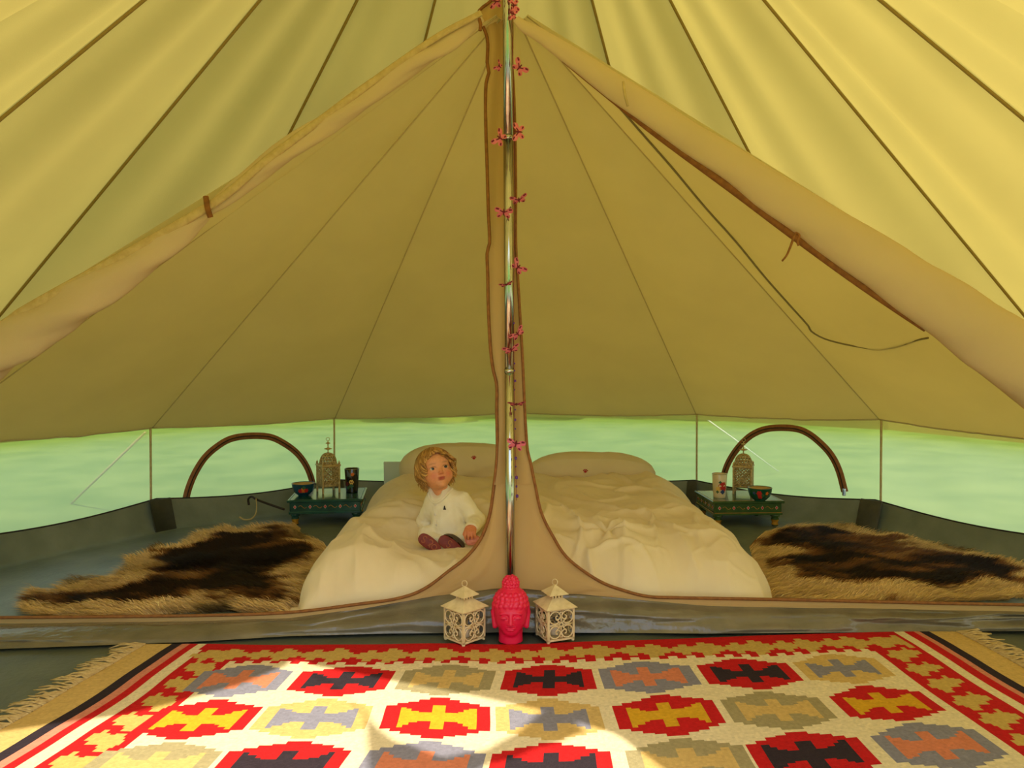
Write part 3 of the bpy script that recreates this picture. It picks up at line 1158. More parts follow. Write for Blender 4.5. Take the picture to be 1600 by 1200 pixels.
def bed_z(x, y):
    x, y = np.asarray(x, float), np.asarray(y, float)
    wob0 = 0.03 * vnoise(y * 3.1, 4.0) + 0.012 * vnoise(y * 9, 1.0)
    wob1 = 0.045 * vnoise(y * 3.3, 9.0) + 0.018 * vnoise(y * 8, 2.0)
    dx = np.minimum(x - BX0 + wob0 - 0.02, BX1 + wob1 - 0.02 - x)
    d0 = y - BY0 + 0.02 * vnoise(x * 5, 0.3)
    d1 = BY1 - y
    e = lambda t, w: np.sqrt(np.maximum(0, 1 - (1 - np.clip(t / w, 0, 1)) ** 2))
    env = e(dx, 0.26) * e(d0, 0.36) * e(d1, 0.14)
    z = 0.255 * env
    r = np.hypot((x - CH[0]) / 0.27, (y - CH[1] + 0.08) / 0.27)
    z = z - 0.098 * np.exp(-r ** 2.8) * np.clip(env * 1.2, 0, 1)
    z = z + 0.016 * np.exp(-((r - 1.45) / 0.35) ** 2) * env * smooth((y - 0.3) / 0.2)
    # broad puffiness, long soft folds, foot-end folds, one pulled starburst
    z = z + env * (0.024 * fbm(x * 3.2, y * 3.2, 1, 2) + 0.014 * fbm(x * 9, y * 6, 2, 4))
    left = smooth((0.15 - x) / 0.3)
    ang = np.arctan2(y - CH[1] - 0.2, x - CH[0])
    z = z + env * left * 0.011 * np.sin(ang * 13 + 2.2 * vnoise(x * 4, y * 4)) * np.clip(r - 0.8, 0, 1)
    foot = np.exp(-(d0 / 0.20) ** 2)
    z = z + foot * env * 0.040 * (1 - 2.2 * np.abs(vnoise(x * 8.5 + 0.8 * y, y * 2.2, 6))) * smooth(d0 / 0.05)
    sx, sy = x - 0.36, y - 0.36
    sr = np.hypot(sx, sy * 1.2)
    z = z + 0.013 * np.sin(np.arctan2(sy, sx) * 7 + 6 * sr) * np.exp(-(sr / 0.17) ** 2) * smooth(sr / 0.05) - 0.02 * np.exp(-(sr / 0.04) ** 2)
    # soft drape lines running toward the foot and the sides
    fl_ = vnoise(x * 3.0 + 2.0 * y + 1.2 * vnoise(x * 2, y * 2, 4), y * 1.6 - x * 1.1, 21)
    z = z + env * 0.020 * np.clip(1 - 4.5 * np.abs(fl_), 0, 1) ** 1.5
    f2 = vnoise(x * 7.5 - 1.5 * y, y * 3.2 + x * 2.0 + 0.8 * vnoise(x * 5, y * 5, 7), 33)
    z = z + env * 0.010 * np.clip(1 - 4.0 * np.abs(f2), 0, 1) ** 1.5 * smooth((0.95 - y) / 0.5)
    f3 = vnoise(x * 16 + 2 * y, y * 9 - 5 * x, 35)
    z = z + env * 0.005 * np.clip(1 - 3.5 * np.abs(f3), 0, 1) ** 1.3 * smooth((0.8 - y) / 0.4)
    rid = 1 - np.abs(vnoise(x * 4.5 + y * 2.0, y * 4.5 - x * 1.5, 8)) * 3
    z = z + env * 0.016 * np.clip(rid, 0, 1) ** 2 * smooth((x + 0.1) / 0.3)
    return np.maximum(z, 0.006) + 0.004


def warp(n, a, b):                 # denser samples near both ends
    t = np.linspace(0, 1, n)
    t = 0.5 - 0.5 * np.cos(PI * t) * (0.35 + 0.65 * np.abs(np.cos(PI * t)) ** 0.5)
    return a + (b - a) * (0.6 * t + 0.4 * np.linspace(0, 1, n))


xs, ys = warp(300, BX0 - 0.02, BX1 + 0.035), warp(320, BY0 - 0.01, BY1)
GX, GY = np.meshgrid(xs, ys, indexing='ij')
Z = bed_z(GX, GY)
V = np.stack([GX, GY, Z], -1).reshape(-1, 3)
obj('duvet', local(bed, V), gridfaces(300, 320), 'duvet', bed)
V, F = bevelbox((0.09, 1.02, 0.075), (1.40, 1.62, 0.11), 0.02)
obj('mattress', local(bed, V), F, 'pillow', bed)


def pillow(label, c, W, H, T, tilt, rz, seed, mark=None):
    e = empty('pillow', c, label=label, cat='pillow')
    n, k = 56, 40
    Vt = []
    for sgn in (1, -1):
        a = np.linspace(-1, 1, n)
        b = np.linspace(-1, 1, k)
        A, B = np.meshgrid(a, b, indexing='ij')
        ex = 1 - 0.42 * np.abs(A) ** 3.5
        ey = 1 - 0.10 * np.abs(B) ** 3
        th = ((1 - np.abs(A) ** 3.2) * (1 - np.abs(B) ** 2.6)) ** 0.55
        th = th * (1 + 0.12 * fbm(A * 2 + seed, B * 2, seed, 3)) + 0.08 * fbm(A * 6 + seed, B * 5, seed + 2, 3) * th
        Vt.append(np.stack([A * W / 2 * ey, sgn * th * T / 2, B * H / 2 * ex], -1).reshape(-1, 3))
    V = np.concatenate(Vt)
    ct, st_ = math.cos(tilt), math.sin(tilt)
    V = V @ np.array([[1, 0, 0], [0, ct, -st_], [0, st_, ct]])
    cz, sz = math.cos(rz), math.sin(rz)
    V = V @ np.array([[cz, sz, 0], [-sz, cz, 0], [0, 0, 1]])
    F = np.concatenate([gridfaces(n, k), gridfaces(n, k)[:, ::-1] + n * k])
    obj('cushion', V, F, 'pillow', e)
    if mark is not None:            # small embroidered paw
        u, v = mark
        ia, ib = int((u + 1) / 2 * (n - 1)), int((v + 1) / 2 * (k - 1))
        f = V[n * k + ia * k + ib]
        fx = V[n * k + (ia + 1) * k + ib] - f
        fx /= np.linalg.norm(fx)
        fz = V[n * k + ia * k + ib + 1] - f
        fz -= fx * (fz @ fx)
        fz /= np.linalg.norm(fz)
        nn_ = np.cross(fx, fz)
        if nn_[1] > 0:
            nn_ = -nn_
        mb = MB()
        for dx, dz, r in ((0, -0.003, 0.0065), (-0.010, 0.003, 0.003), (-0.004, 0.008, 0.003), (0.004, 0.008, 0.003), (0.010, 0.003, 0.003)):
            a = np.arange(10) / 10 * 2 * PI
            pts = np.array([f + fx * (dx + r * 1.2 * math.cos(t)) + fz * (dz + r * math.sin(t)) + nn_ * 0.002 for t in a])
            mb.add(np.concatenate([pts, pts + nn_ * 0.0015]), [tuple(range(10)), tuple(range(19, 9, -1))] + [(i, (i + 1) % 10, 10 + (i + 1) % 10, 10 + i) for i in range(10)])
        Vm, Fm = mb.done()
        obj('embroidered_paw', Vm, Fm, 'paw_red', e, sm=False)
    return e


pillow('cream pillow propped behind the seated child', P(722, 735, 4.36), 0.70, 0.34, 0.24, -0.55, 0.05, 3, mark=(0.20, 0.86))
pillow('cream pillow lying on the right half of the bed', P(922, 744, 4.33), 0.72, 0.32, 0.22, -0.80, -0.06, 8, mark=(-0.06, 0.86))

# ------------------------------------------------------------------ fur hides
def hide(label, outline, seed, flow):
    poly = np.array([G(x, y, 0.01)[:2] for x, y in outline])
    poly2 = []
    for i in range(len(poly)):
        a, b = poly[i], poly[(i + 1) % len(poly)]
        for t in np.linspace(0, 1, 5)[:-1]:
            poly2.append(a + (b - a) * t)
    q = np.array(poly2)
    q = q + 0.022 * np.stack([vnoise(q[:, 0] * 15, q[:, 1] * 15, seed), vnoise(q[:, 0] * 15, q[:, 1] * 15, seed + 9)], -1)

    def inside(p):
        x, y = p[:, 0:1], p[:, 1:2]
        x1, y1 = q[:, 0], q[:, 1]
        x2, y2 = np.roll(x1, -1), np.roll(y1, -1)
        c = ((y1 > y) != (y2 > y)) & (x < (x2 - x1) * (y - y1) / (y2 - y1 + 1e-12) + x1)
        return c.sum(1) % 2 == 1

    def edist(p):
        d = np.full(len(p), 9.0)
        for i in range(len(q)):
            a, b = q[i], q[(i + 1) % len(q)]
            ab = b - a
            t = np.clip(((p - a) @ ab) / (ab @ ab + 1e-12), 0, 1)
            d = np.minimum(d, np.linalg.norm(p - a - t[:, None] * ab, axis=1))
        return d

    lo, hi = q.min(0), q.max(0)
    h = 0.014
    gx, gy = np.arange(lo[0], hi[0] + h, h), np.arange(lo[1], hi[1] + h, h)
    GX, GY = np.meshgrid(gx, gy, indexing='ij')
    pp_ = np.stack([GX, GY], -1).reshape(-1, 2)
    ins = inside(pp_)
    ed = edist(pp_)

    def hz(p, d):
        return 0.009 + 0.012 * smooth(d / 0.10) + 0.022 * fbm(p[:, 0] * 6, p[:, 1] * 6, seed, 3) * smooth(d / 0.06)

    def colr(p, d):
        n1 = fbm(p[:, 0] * 4.5, p[:, 1] * 4.5, seed + 1, 4)
        n2 = fbm(p[:, 0] * 14, p[:, 1] * 14, seed + 5, 3)
        n3 = fbm(p[:, 0] * 5 + 3, p[:, 1] * 13, seed + 2, 3)
        t = np.clip((d - 0.070 + 0.16 * n1 + 0.035 * n2 + 0.13 * n3) / 0.085, 0, 1)
        t = np.clip(t - 0.62 * np.clip(1.9 * fbm(p[:, 0] * 5.5, p[:, 1] * 10, seed + 40, 3) - 0.05, 0, 1), 0, 1)
        pale, mid, dark = np.array(s(236, 204, 146)[:3]), np.array(s(146, 98, 50)[:3]), np.array(s(40, 23, 12)[:3])
        t = t[:, None]
        c = np.where(t < 0.45, pale + (mid - pale) * t / 0.45, mid + (dark - mid) * (t - 0.45) / 0.55)
        tips = np.clip((fbm(p[:, 0] * 6, p[:, 1] * 6, seed + 20, 2) - 0.18) * 5, 0, 1)[:, None] * np.clip(1 - d / 0.06, 0, 1)[:, None]
        return c + (dark - c) * tips * 0.9

    zz = hz(pp_, ed)
    e = empty('fur_hide', (float(q[:, 0].mean()), float(q[:, 1].mean()), 0), label=label, cat='fur hide')
    idx = -np.ones(len(pp_), int)
    use = ins
    idx[use] = np.arange(use.sum())
    F = gridfaces(len(gx), len(gy))
    F = idx[F]
    F = F[(F >= 0).all(1)]
    V = np.concatenate([pp_, zz[:, None]], 1)[use]
    obj('skin', local(e, V), F, 'fur', e, cols=colr(pp_[use], ed[use]))
    # fur strands
    n = 60000
    pts = lo + RNG.random((n * 2, 2)) * (hi - lo)
    pts = pts[inside(pts)][:n]
    n = len(pts)
    d = edist(pts)
    c = colr(pts, d) * (1 + 0.28 * RNG.standard_normal((n, 1)) * 0.6)
    z0 = hz(pts, d)
    fa = flow + 1.3 * fbm(pts[:, 0] * 3, pts[:, 1] * 3, seed + 7, 2) + 0.25 * RNG.standard_normal(n)
    L = (0.034 + 0.022 * np.clip(1 - d / 0.06, 0, 1)) * RNG.uniform(0.6, 1.2, n)
    dirv = np.stack([np.cos(fa), np.sin(fa), np.zeros(n)], -1)
    side = np.stack([-np.sin(fa), np.cos(fa), np.zeros(n)], -1) * 0.0016
    p0 = np.concatenate([pts, (z0 - 0.004)[:, None]], 1)
    lift = RNG.uniform(0.25, 0.7, n)
    p1 = p0 + dirv * (L * 0.5)[:, None] + np.stack([np.zeros(n), np.zeros(n), L * lift * 0.75], -1)
    p2 = p0 + dirv * L[:, None] + np.stack([np.zeros(n), np.zeros(n), L * lift * 0.95], -1)
    VV = np.stack([p0 - side, p0 + side, p1 + side, p1 - side, p2], 1).reshape(-1, 3)
    b = np.arange(n)[:, None] * 5
    FF = np.concatenate([b + np.array([[0, 1, 2]]), b + np.array([[0, 2, 3]]), b + np.array([[3, 2, 4]])])
    CC = np.repeat(np.clip(c, 0.003, 1), 5, axis=0)
    obj('fur', local(e, VV), FF, 'fur', e, cols=CC, kind='stuff')
    return e


HL = [(44, 939), (59, 924), (94, 924), (125, 905), (181, 906), (200, 891), (200, 877), (237, 868), (250, 856), (262, 861), (297, 856), (309, 838), (353, 827), (378, 832), (403, 825), (437, 821), (469, 824), (484, 840), (505, 850), (520, 880), (480, 930), (455, 962), (431, 957), (406, 957), (297, 955), (200, 965), (94, 965), (47, 956)]
HR = [(1165, 858), (1190, 836), (1225, 827), (1266, 822), (1319, 822), (1350, 836), (1412, 838), (1419, 829), (1425, 845), (1447, 836), (1462, 851), (1506, 866), (1562, 877), (1600, 885), (1650, 900), (1650, 932), (1600, 934), (1537, 937), (1400, 942), (1231, 944), (1200, 935), (1180, 900)]
hide('dark brown fur hide with pale edges left of the bed', HL, 31, PI)
hide('dark brown fur hide with pale edges right of the bed', HR, 77, 0.0)

# ------------------------------------------------------------------ square openwork candle lanterns on the floor
def spiral(cx, cy, r0, r1, a0, a1, n=18):
    t = np.linspace(0, 1, n)
    r = r0 + (r1 - r0) * t
    a = a0 + (a1 - a0) * t
    return np.stack([cx + r * np.cos(a), cy + r * np.sin(a)], -1)


def scroll_panel(w, h, th=0.0022):
    """wrought scrollwork of one lantern side in its own plane: x across, z up, y depth"""
    mb = MB()
    lines = []
    qx, qz = w * 0.25, h * 0.25
    R0 = min(qx, qz) * 0.92
    for sx in (-1, 1):
        for sz in (-1, 1):
            c = spiral(qx, qz, R0, R0, -0.75 * PI, 1.05 * PI, 26)
            e = spiral(qx - R0 * 0.42, qz + R0 * 0.10, R0 * 0.52, R0 * 0.16, 1.0 * PI, 2.6 * PI, 16)
            lines += [np.array([sx, sz]) * c, np.array([sx, sz]) * e]
            lines.append(np.array([sx, sz]) * np.array([(w * 0.02, h * 0.03), (qx * 0.55, qz * 0.60), (qx * 0.9, qz * 0.8)]))
    lines.append(spiral(0, 0, w * 0.075, w * 0.075, 0, 2 * PI, 16))
    for sz in (-1, 1):
        lines.append(np.array([(0, sz * h * 0.08), (0, sz * h * 0.22)]))
        lines.append(np.array([(0, sz * h * 0.27), (-w * 0.06, sz * h * 0.40), (-w * 0.03, sz * h * 0.45), (0, sz * h * 0.41), (w * 0.03, sz * h * 0.45), (w * 0.06, sz * h * 0.40), (0, sz * h * 0.27)]))
        lines.append(np.array([(sz * w * 0.08, 0), (sz * w * 0.47, 0)]))
    for l in lines:
        p = np.stack([l[:, 0], np.zeros(len(l)), l[:, 1]], -1)
        V, F = tube(p, th, 5)
        mb.add(V, F)
    return mb.done()


def frame_panel(w, h, b=0.006, t=0.003):
    mb = MB()
    mb.add(*box((0, 0, h / 2 - b / 2), (w, t, b)))
    mb.add(*box((0, 0, -h / 2 + b / 2), (w, t, b)))
    mb.add(*box((-w / 2 + b / 2, 0, 0), (b, t, h)))
    mb.add(*box((w / 2 - b / 2, 0, 0), (b, t, h)))
    return mb.done()


def rotz(V, a):
    ca, sa = math.cos(a), math.sin(a)
    return np.asarray(V) @ np.array([[ca, sa, 0], [-sa, ca, 0], [0, 0, 1]])


def pyramid(w0, z0, w1, z1, t=0.0015):
    def sq(w, z):
        return [(-w / 2, -w / 2, z), (w / 2, -w / 2, z), (w / 2, w / 2, z), (-w / 2, w / 2, z)]
    V = np.array(sq(w0, z0 - t) + sq(w0, z0) + sq(w1, z1))
    F = [(3, 2, 1, 0)] + [(i, (i + 1) % 4, 4 + (i + 1) % 4, 4 + i) for i in range(4)] + [(4 + i, 4 + (i + 1) % 4, 8 + (i + 1) % 4, 8 + i) for i in range(4)] + [(8, 9, 10, 11)]
    return V, F


SCR = scroll_panel(0.084, 0.092, 0.0025)
FRM = frame_panel(0.092, 0.101)
SCR_ME = meshdata('scroll', *SCR)
FRM_ME = meshdata('frame', *FRM, sm=False)


def square_lantern(label, loc, rz):
    e = empty('candle_lantern', loc, label=label, cat='lantern', group='square lanterns in front of the pole')
    e.rotation_euler[2] = rz
    W, H = 0.092, 0.101
    zb = 0.008
    link_mats = MATS['lantern_cream']
    for k in range(4):
        a = k * PI / 2
        off = rotz(np.array([[0, -W / 2, zb + H / 2]]), a)[0]
        pnl = link('side_frame', FRM_ME, link_mats, e)
        pnl.location = off
        pnl.rotation_euler[2] = a
        scr = link('scrollwork', SCR_ME, link_mats, pnl)
    V, F = box((0, 0, zb + 0.002), (W, W, 0.004))
    obj('base_plate', V, F, link_mats, e, sm=False)
    for sx in (-1, 1):
        for sy in (-1, 1):
            V, F = lathe([(0.001, 0), (0.005, 0.002), (0.006, 0.006), (0.004, 0.0105), (0.001, 0.011)], 10, (sx * W * 0.46, sy * W * 0.46, 0.0))
            obj('foot', V, F, link_mats, e)
    zt = zb + H
    V, F = pyramid(0.108, zt + 0.001, 0.036, zt + 0.026)
    obj('lower_roof', V, F, link_mats, e, sm=False)
    mb = MB()
    for k in range(4):
        for x in (-0.016, -0.0055, 0.0055, 0.016):
            V, F = box((x, -0.0175, zt + 0.032), (0.006, 0.0025, 0.014))
            mb.add(rotz(V, k * PI / 2), F)
    V, F = mb.done()
    obj('vent_neck', V, F, link_mats, e, sm=False)
    V, F = pyramid(0.066, zt + 0.039, 0.003, zt + 0.064)
    obj('top_roof', V, F, link_mats, e, sm=False)
    a = np.linspace(0, 2 * PI, 24, endpoint=False)
    V, F = tube(np.stack([0.0085 * np.cos(a), 0 * a, zt + 0.072 + 0.0095 * np.sin(a)], -1), 0.0014, 6, closed=True)
    V = rotz(V, -rz - 0.2)
    obj('hanging_ring', V, F, link_mats, e)
    V, F = lathe([(0.001, 0.014), (0.019, 0.0145), (0.019, 0.045), (0.0015, 0.046), (0.001, 0.055)], 20)
    obj('candle', V, F, 'white_paint', e)
    return e


square_lantern('cream square scrollwork lantern turned corner-on, left of the pink head', G(726, 1000), R_(45))
square_lantern('cream square scrollwork lantern turned part side-on, right of the pink head', G(867, 997), R_(22))

# ------------------------------------------------------------------ pink head sculpture
def statue_sdf(p):
    x, y, z = p[:, 0], p[:, 1], p[:, 2]
    ax = np.stack([np.abs(x), y, z], -1)
    d = sd_ell(p, (0, 0.006, 0.118), (0.052, 0.057, 0.050))                   # skull
    d = smin(d, sd_ell(p, (0, -0.008, 0.082), (0.048, 0.048, 0.055)), 0.02)   # face
    d = smin(d, sd_ell(p, (0, -0.034, 0.040), (0.017, 0.014, 0.012)), 0.022)  # chin
    neck = np.maximum(np.hypot(x, y - 0.002) - (0.0365 + 0.06 * np.abs(z - 0.02)), np.maximum(z - 0.05, -z))
    d = smin(d, neck, 0.006)
    d = smin(d, sd_ell(p, (0, 0.008, 0.158), (0.033, 0.033, 0.016)), 0.010)
    d = smin(d, sd_ell(p, (0, 0.008, 0.180), (0.0245, 0.0245, 0.026)), 0.008)  # topknot
    # long ears
    d = smin(d, sd_ell(ax, (0.0535, 0.006, 0.104), (0.006, 0.013, 0.022)), 0.004)
    d = smin(d, sd_cone(ax, (0.0555, 0.002, 0.092), (0.0490, -0.002, 0.048), 0.0060, 0.0078), 0.006)
    # brow, eyes, nose, mouth
    d = smin(d, sd_ell(ax, (0.0205, -0.0495, 0.1015), (0.0165, 0.006, 0.0034)), 0.006)
    d = smax(d, -sd_ell(ax, (0.0205, -0.0615, 0.0920), (0.0160, 0.0120, 0.0090)), 0.006)
    d = smin(d, sd_ell(ax, (0.0205, -0.0500, 0.0895), (0.0130, 0.0085, 0.0066)), 0.003)
    d = smax(d, -sd_ell(ax, (0.0205, -0.0565, 0.0865), (0.0130, 0.0050, 0.0012)), 0.0015)
    d = smin(d, sd_cone(p, (0, -0.053, 0.102), (0, -0.0625, 0.0725), 0.0036, 0.0062), 0.005)
    d = smin(d, sd_ell(ax, (0.0065, -0.0575, 0.0705), (0.0052, 0.006, 0.0042)), 0.003)
    d = smin(d, sd_ell(ax, (0.0065, -0.0545, 0.0585), (0.0100, 0.006, 0.0034)), 0.003)
    d = smin(d, sd_ell(p, (0, -0.0540, 0.0530), (0.0130, 0.0065, 0.0038)), 0.003)
    d = smax(d, -sd_ell(p, (0, -0.0615, 0.0560), (0.0165, 0.0050, 0.0010)), 0.0015)
    # hair curls
    for c, r in CURLS:
        d = smin(d, np.linalg.norm(p - c, axis=1) - r, 0.0024)
    return d


CURLS = []
for rk, (ringz, n, r) in enumerate(((0.120, 20, 0.0092), (0.1325, 19, 0.0088), (0.1440, 17, 0.0082), (0.1530, 14, 0.0076))):
    for k in range(n):
        a = (k + 0.5 * (rk % 2)) / n * 2 * PI
        q = math.sqrt(max(0.02, 1 - ((ringz - 0.118) / 0.050) ** 2))
        zz_ = ringz + (0.004 * math.cos(2 * a) * -1 if rk == 0 else 0)
        CURLS.append((np.array([0.049 * q * math.cos(a), 0.006 + 0.0535 * q * math.sin(a), zz_]), r))
for rk, (ringz, n) in enumerate(((0.1660, 14), (0.1755, 14), (0.1850, 13), (0.1930, 10), (0.1995, 7), (0.2040, 3))):
    rr_ = 0.0235 * math.sqrt(max(0.02, 1 - ((ringz - 0.180) / 0.026) ** 2)) + 0.001
    for k in range(n):
        a = (k + 0.5 * (rk % 2)) / n * 2 * PI
        CURLS.append((np.array([rr_ * math.cos(a), 0.008 + rr_ * math.sin(a), ringz]), 0.0046))
V, F = nets(statue_sdf, (-0.068, -0.072, -0.004), (0.068, 0.070, 0.216), 0.0017)
V[:, 0] *= 1.02
st = obj('head_statue', V, F, 'pink_paint', label='hot pink sculpted head with curled hair, topknot and closed eyes', cat='statue')
st.location = G(798, 1001)

# ------------------------------------------------------------------ low painted tables
def low_table(label, c, size, rz, m, trim, H=0.138):
    e = empty('low_table', c, label=label, cat='table', group='low painted tables by the bed')
    e.rotation_euler[2] = rz
    W, Dp = size
    V, F = bevelbox((0, 0, H - 0.007), (W, Dp, 0.014), 0.003)
    t = obj('table_top', V, F, m, e, sm=False)
    mb = MB()
    for sx, sy, sw, sd in ((0, -1, W - 0.008, 0.003), (0, 1, W - 0.008, 0.003), (-1, 0, 0.003, Dp - 0.008), (1, 0, 0.003, Dp - 0.008)):
        mb.add(*box((sx * (W / 2 - 0.012), sy * (Dp / 2 - 0.012), H + 0.0002), (sw - 0.016 if sw > 0.01 else sw, sd - 0.016 if sd > 0.01 else sd, 0.0008)))
    V, F = mb.done()
    obj('painted_line', V, F, trim, t, sm=False)
    ah = 0.062
    for k, (L, off) in enumerate(((W - 0.03, Dp / 2 - 0.018), (Dp - 0.03, W / 2 - 0.018), (W - 0.03, Dp / 2 - 0.018), (Dp - 0.03, W / 2 - 0.018))):
        V, F = bevelbox((0, -off, H - 0.014 - ah / 2), (L, 0.012, ah), 0.002)
        mb = MB().add(V, F)
        mb.add(*bevelbox((0, -off - 0.003, H - 0.014 - ah + 0.006), (L + 0.012, 0.014, 0.012), 0.002))
        V, F = mb.done()
        ap = obj('apron', rotz(V, k * PI / 2), F, m, e, sm=False)
        nd = 5
        for j in range(nd):
            x = (j - (nd - 1) / 2) * L * 0.215
            z = H - 0.014 - 0.024
            y = -off - 0.0068
            for r, mm, dy in ((0.0135, trim, 0.0), (0.0105, 'white_paint', -0.0006), (0.0082, 'red_paint', -0.0012)):
                q = [(x - r * 0.8, y + dy, z), (x, y + dy, z - r), (x + r * 0.8, y + dy, z), (x, y + dy, z + r)]
                Vd = np.array(q + [(a_, b_ + 0.001, c_) for a_, b_, c_ in q])
                Fd = [(0, 1, 2, 3), (7, 6, 5, 4)] + [(i, 4 + i, 4 + (i + 1) % 4, (i + 1) % 4) for i in range(4)]
                if mm != trim:
                    obj('painted_diamond', rotz(Vd, k * PI / 2), Fd, mm, ap, sm=False)
            # curling gold vine between the diamonds
            if j < nd - 1:
                tt = np.linspace(0, 1, 10)
                vx = x + L * 0.215 * (0.22 + 0.56 * tt)
                vz = z + 0.007 * np.sin(tt * 2 * PI)
                V, F = tube(np.stack([vx, np.full(10, y + 0.0006), vz], -1), 0.0016, 4)
                obj('painted_vine', rotz(V, k * PI / 2), F, 'gold_paint', ap)
        V, F = box((0, -off - 0.0105, H - 0.014 - ah + 0.0125), (L + 0.006, 0.001, 0.003))
        obj('painted_line', rotz(V, k * PI / 2), F, trim, ap, sm=False)
    for sx in (-1, 1):
        for sy in (-1, 1):
            lx, ly = sx * (W / 2 - 0.038), sy * (Dp / 2 - 0.038)
            V, F = lathe([(0.015, 0), (0.017, 0.006), (0.013, 0.014), (0.018, 0.026), (0.020, 0.038), (0.017, 0.046), (0.024, 0.050), (0.025, 0.064)], 16, (lx, ly, 0.0))
            lg = obj('leg', V, F, m, e)
            V, F = lathe([(0.0155, 0.002), (0.0185, 0.010), (0.0150, 0.018), (0.0190, 0.026), (0.0205, 0.034)], 16, (lx, ly, 0.0), cap=False)
            obj('painted_band', V, F, 'gold_paint', lg)
    return e


TZ = 0.138 + 0.008
TL = np.array([-1.015, 1.735, 0.008])
TR = np.array([1.235, 1.675, 0.008])
low_table('low teal painted table left of the bed with red diamonds', TL, (0.395, 0.38), R_(7), 'teal_paint', 'leaf_paint')
low_table('low olive green painted table right of the bed with gold trim', TR, (0.385, 0.34), R_(3), 'green_paint', 'gold_paint')


def on_cone(prof, ang, z, du, dz, off=0.0008):
    """point on a lathe surface at angle ang (0 = toward the camera), shifted du metres sideways, dz up"""
    pr = np.asarray(prof)
    r = np.interp(z + dz, pr[:, 1], pr[:, 0]) + off
    a = ang + du / r - PI / 2
    return np.array([r * math.cos(a), r * math.sin(a), z + dz])


def blossom(parent, prof, ang, z, r, m, petals=6, depth=0.30, name='painted_flower'):
    n = 30
    mb = MB()
    V = [on_cone(prof, ang, z, 0, 0, 0.0014)]
    for k in range(n):
        t = k / n * 2 * PI
        q = r * (1 - depth + depth * abs(math.cos(t * petals / 2)))
        V.append(on_cone(prof, ang, z, q * math.cos(t), q * math.sin(t), 0.0008))
    F = [(0, 1 + k, 1 + (k + 1) % n) for k in range(n)]
    return obj(name, V, F, MATS[m], parent)


def cup(name, label, loc, r0, r1, H, m, flowers, rim='gold_paint', cat='cup'):
    e = empty(name, loc, label=label, cat=cat)
    out = [(r0, 0.0), (r0 + (r1 - r0) * 0.02, 0.004), (r0 + (r1 - r0) * 0.5, H * 0.5), (r1, H - 0.002)]
    V, F = lathe([(0.002, 0.0)] + out + [(r1 - 0.001, H), (r1 - 0.003, H - 0.001), (r0 - 0.003, 0.006), (0.002, 0.005)], 40, cap=False)
    body = obj('body', V, F, m, e)
    a = np.linspace(0, 2 * PI, 40, endpoint=False)
    V, F = tube(np.stack([r1 * np.cos(a), r1 * np.sin(a), np.full(40, H)], -1), 0.0016, 6, closed=True)
    obj('rim', V, F, rim, e)
    for f in flowers:
        blossom(body, out, *f)
    return e


def bowl(name, label, loc, R, H, m, flowers):
    e = empty(name, loc, label=label, cat='bowl')
    out = [(R * 0.46, 0.0), (R * 0.46, 0.004), (R * 0.58, 0.008), (R * 0.82, H * 0.36), (R * 0.94, H * 0.68), (R, H)]
    V, F = lathe([(0.002, 0.002)] + out, 44, cap=False)
    body = obj('body', V, F, m, e)
    V, F = lathe([(R, H), (R * 0.97, H), (R * 0.90, H * 0.75), (R * 0.74, H * 0.42), (R * 0.48, 0.018), (0.002, 0.014)], 44, cap=False)
    obj('inside', V, F, 'bowl_inside', e)
    a = np.linspace(0, 2 * PI, 44, endpoint=False)
    V, F = tube(np.stack([R * 0.985 * np.cos(a), R * 0.985 * np.sin(a), np.full(44, H)], -1), 0.0018, 6, closed=True)
    obj('rim', V, F, m, e)
    for f in flowers:
        blossom(body, out[2:], *f)
    return e


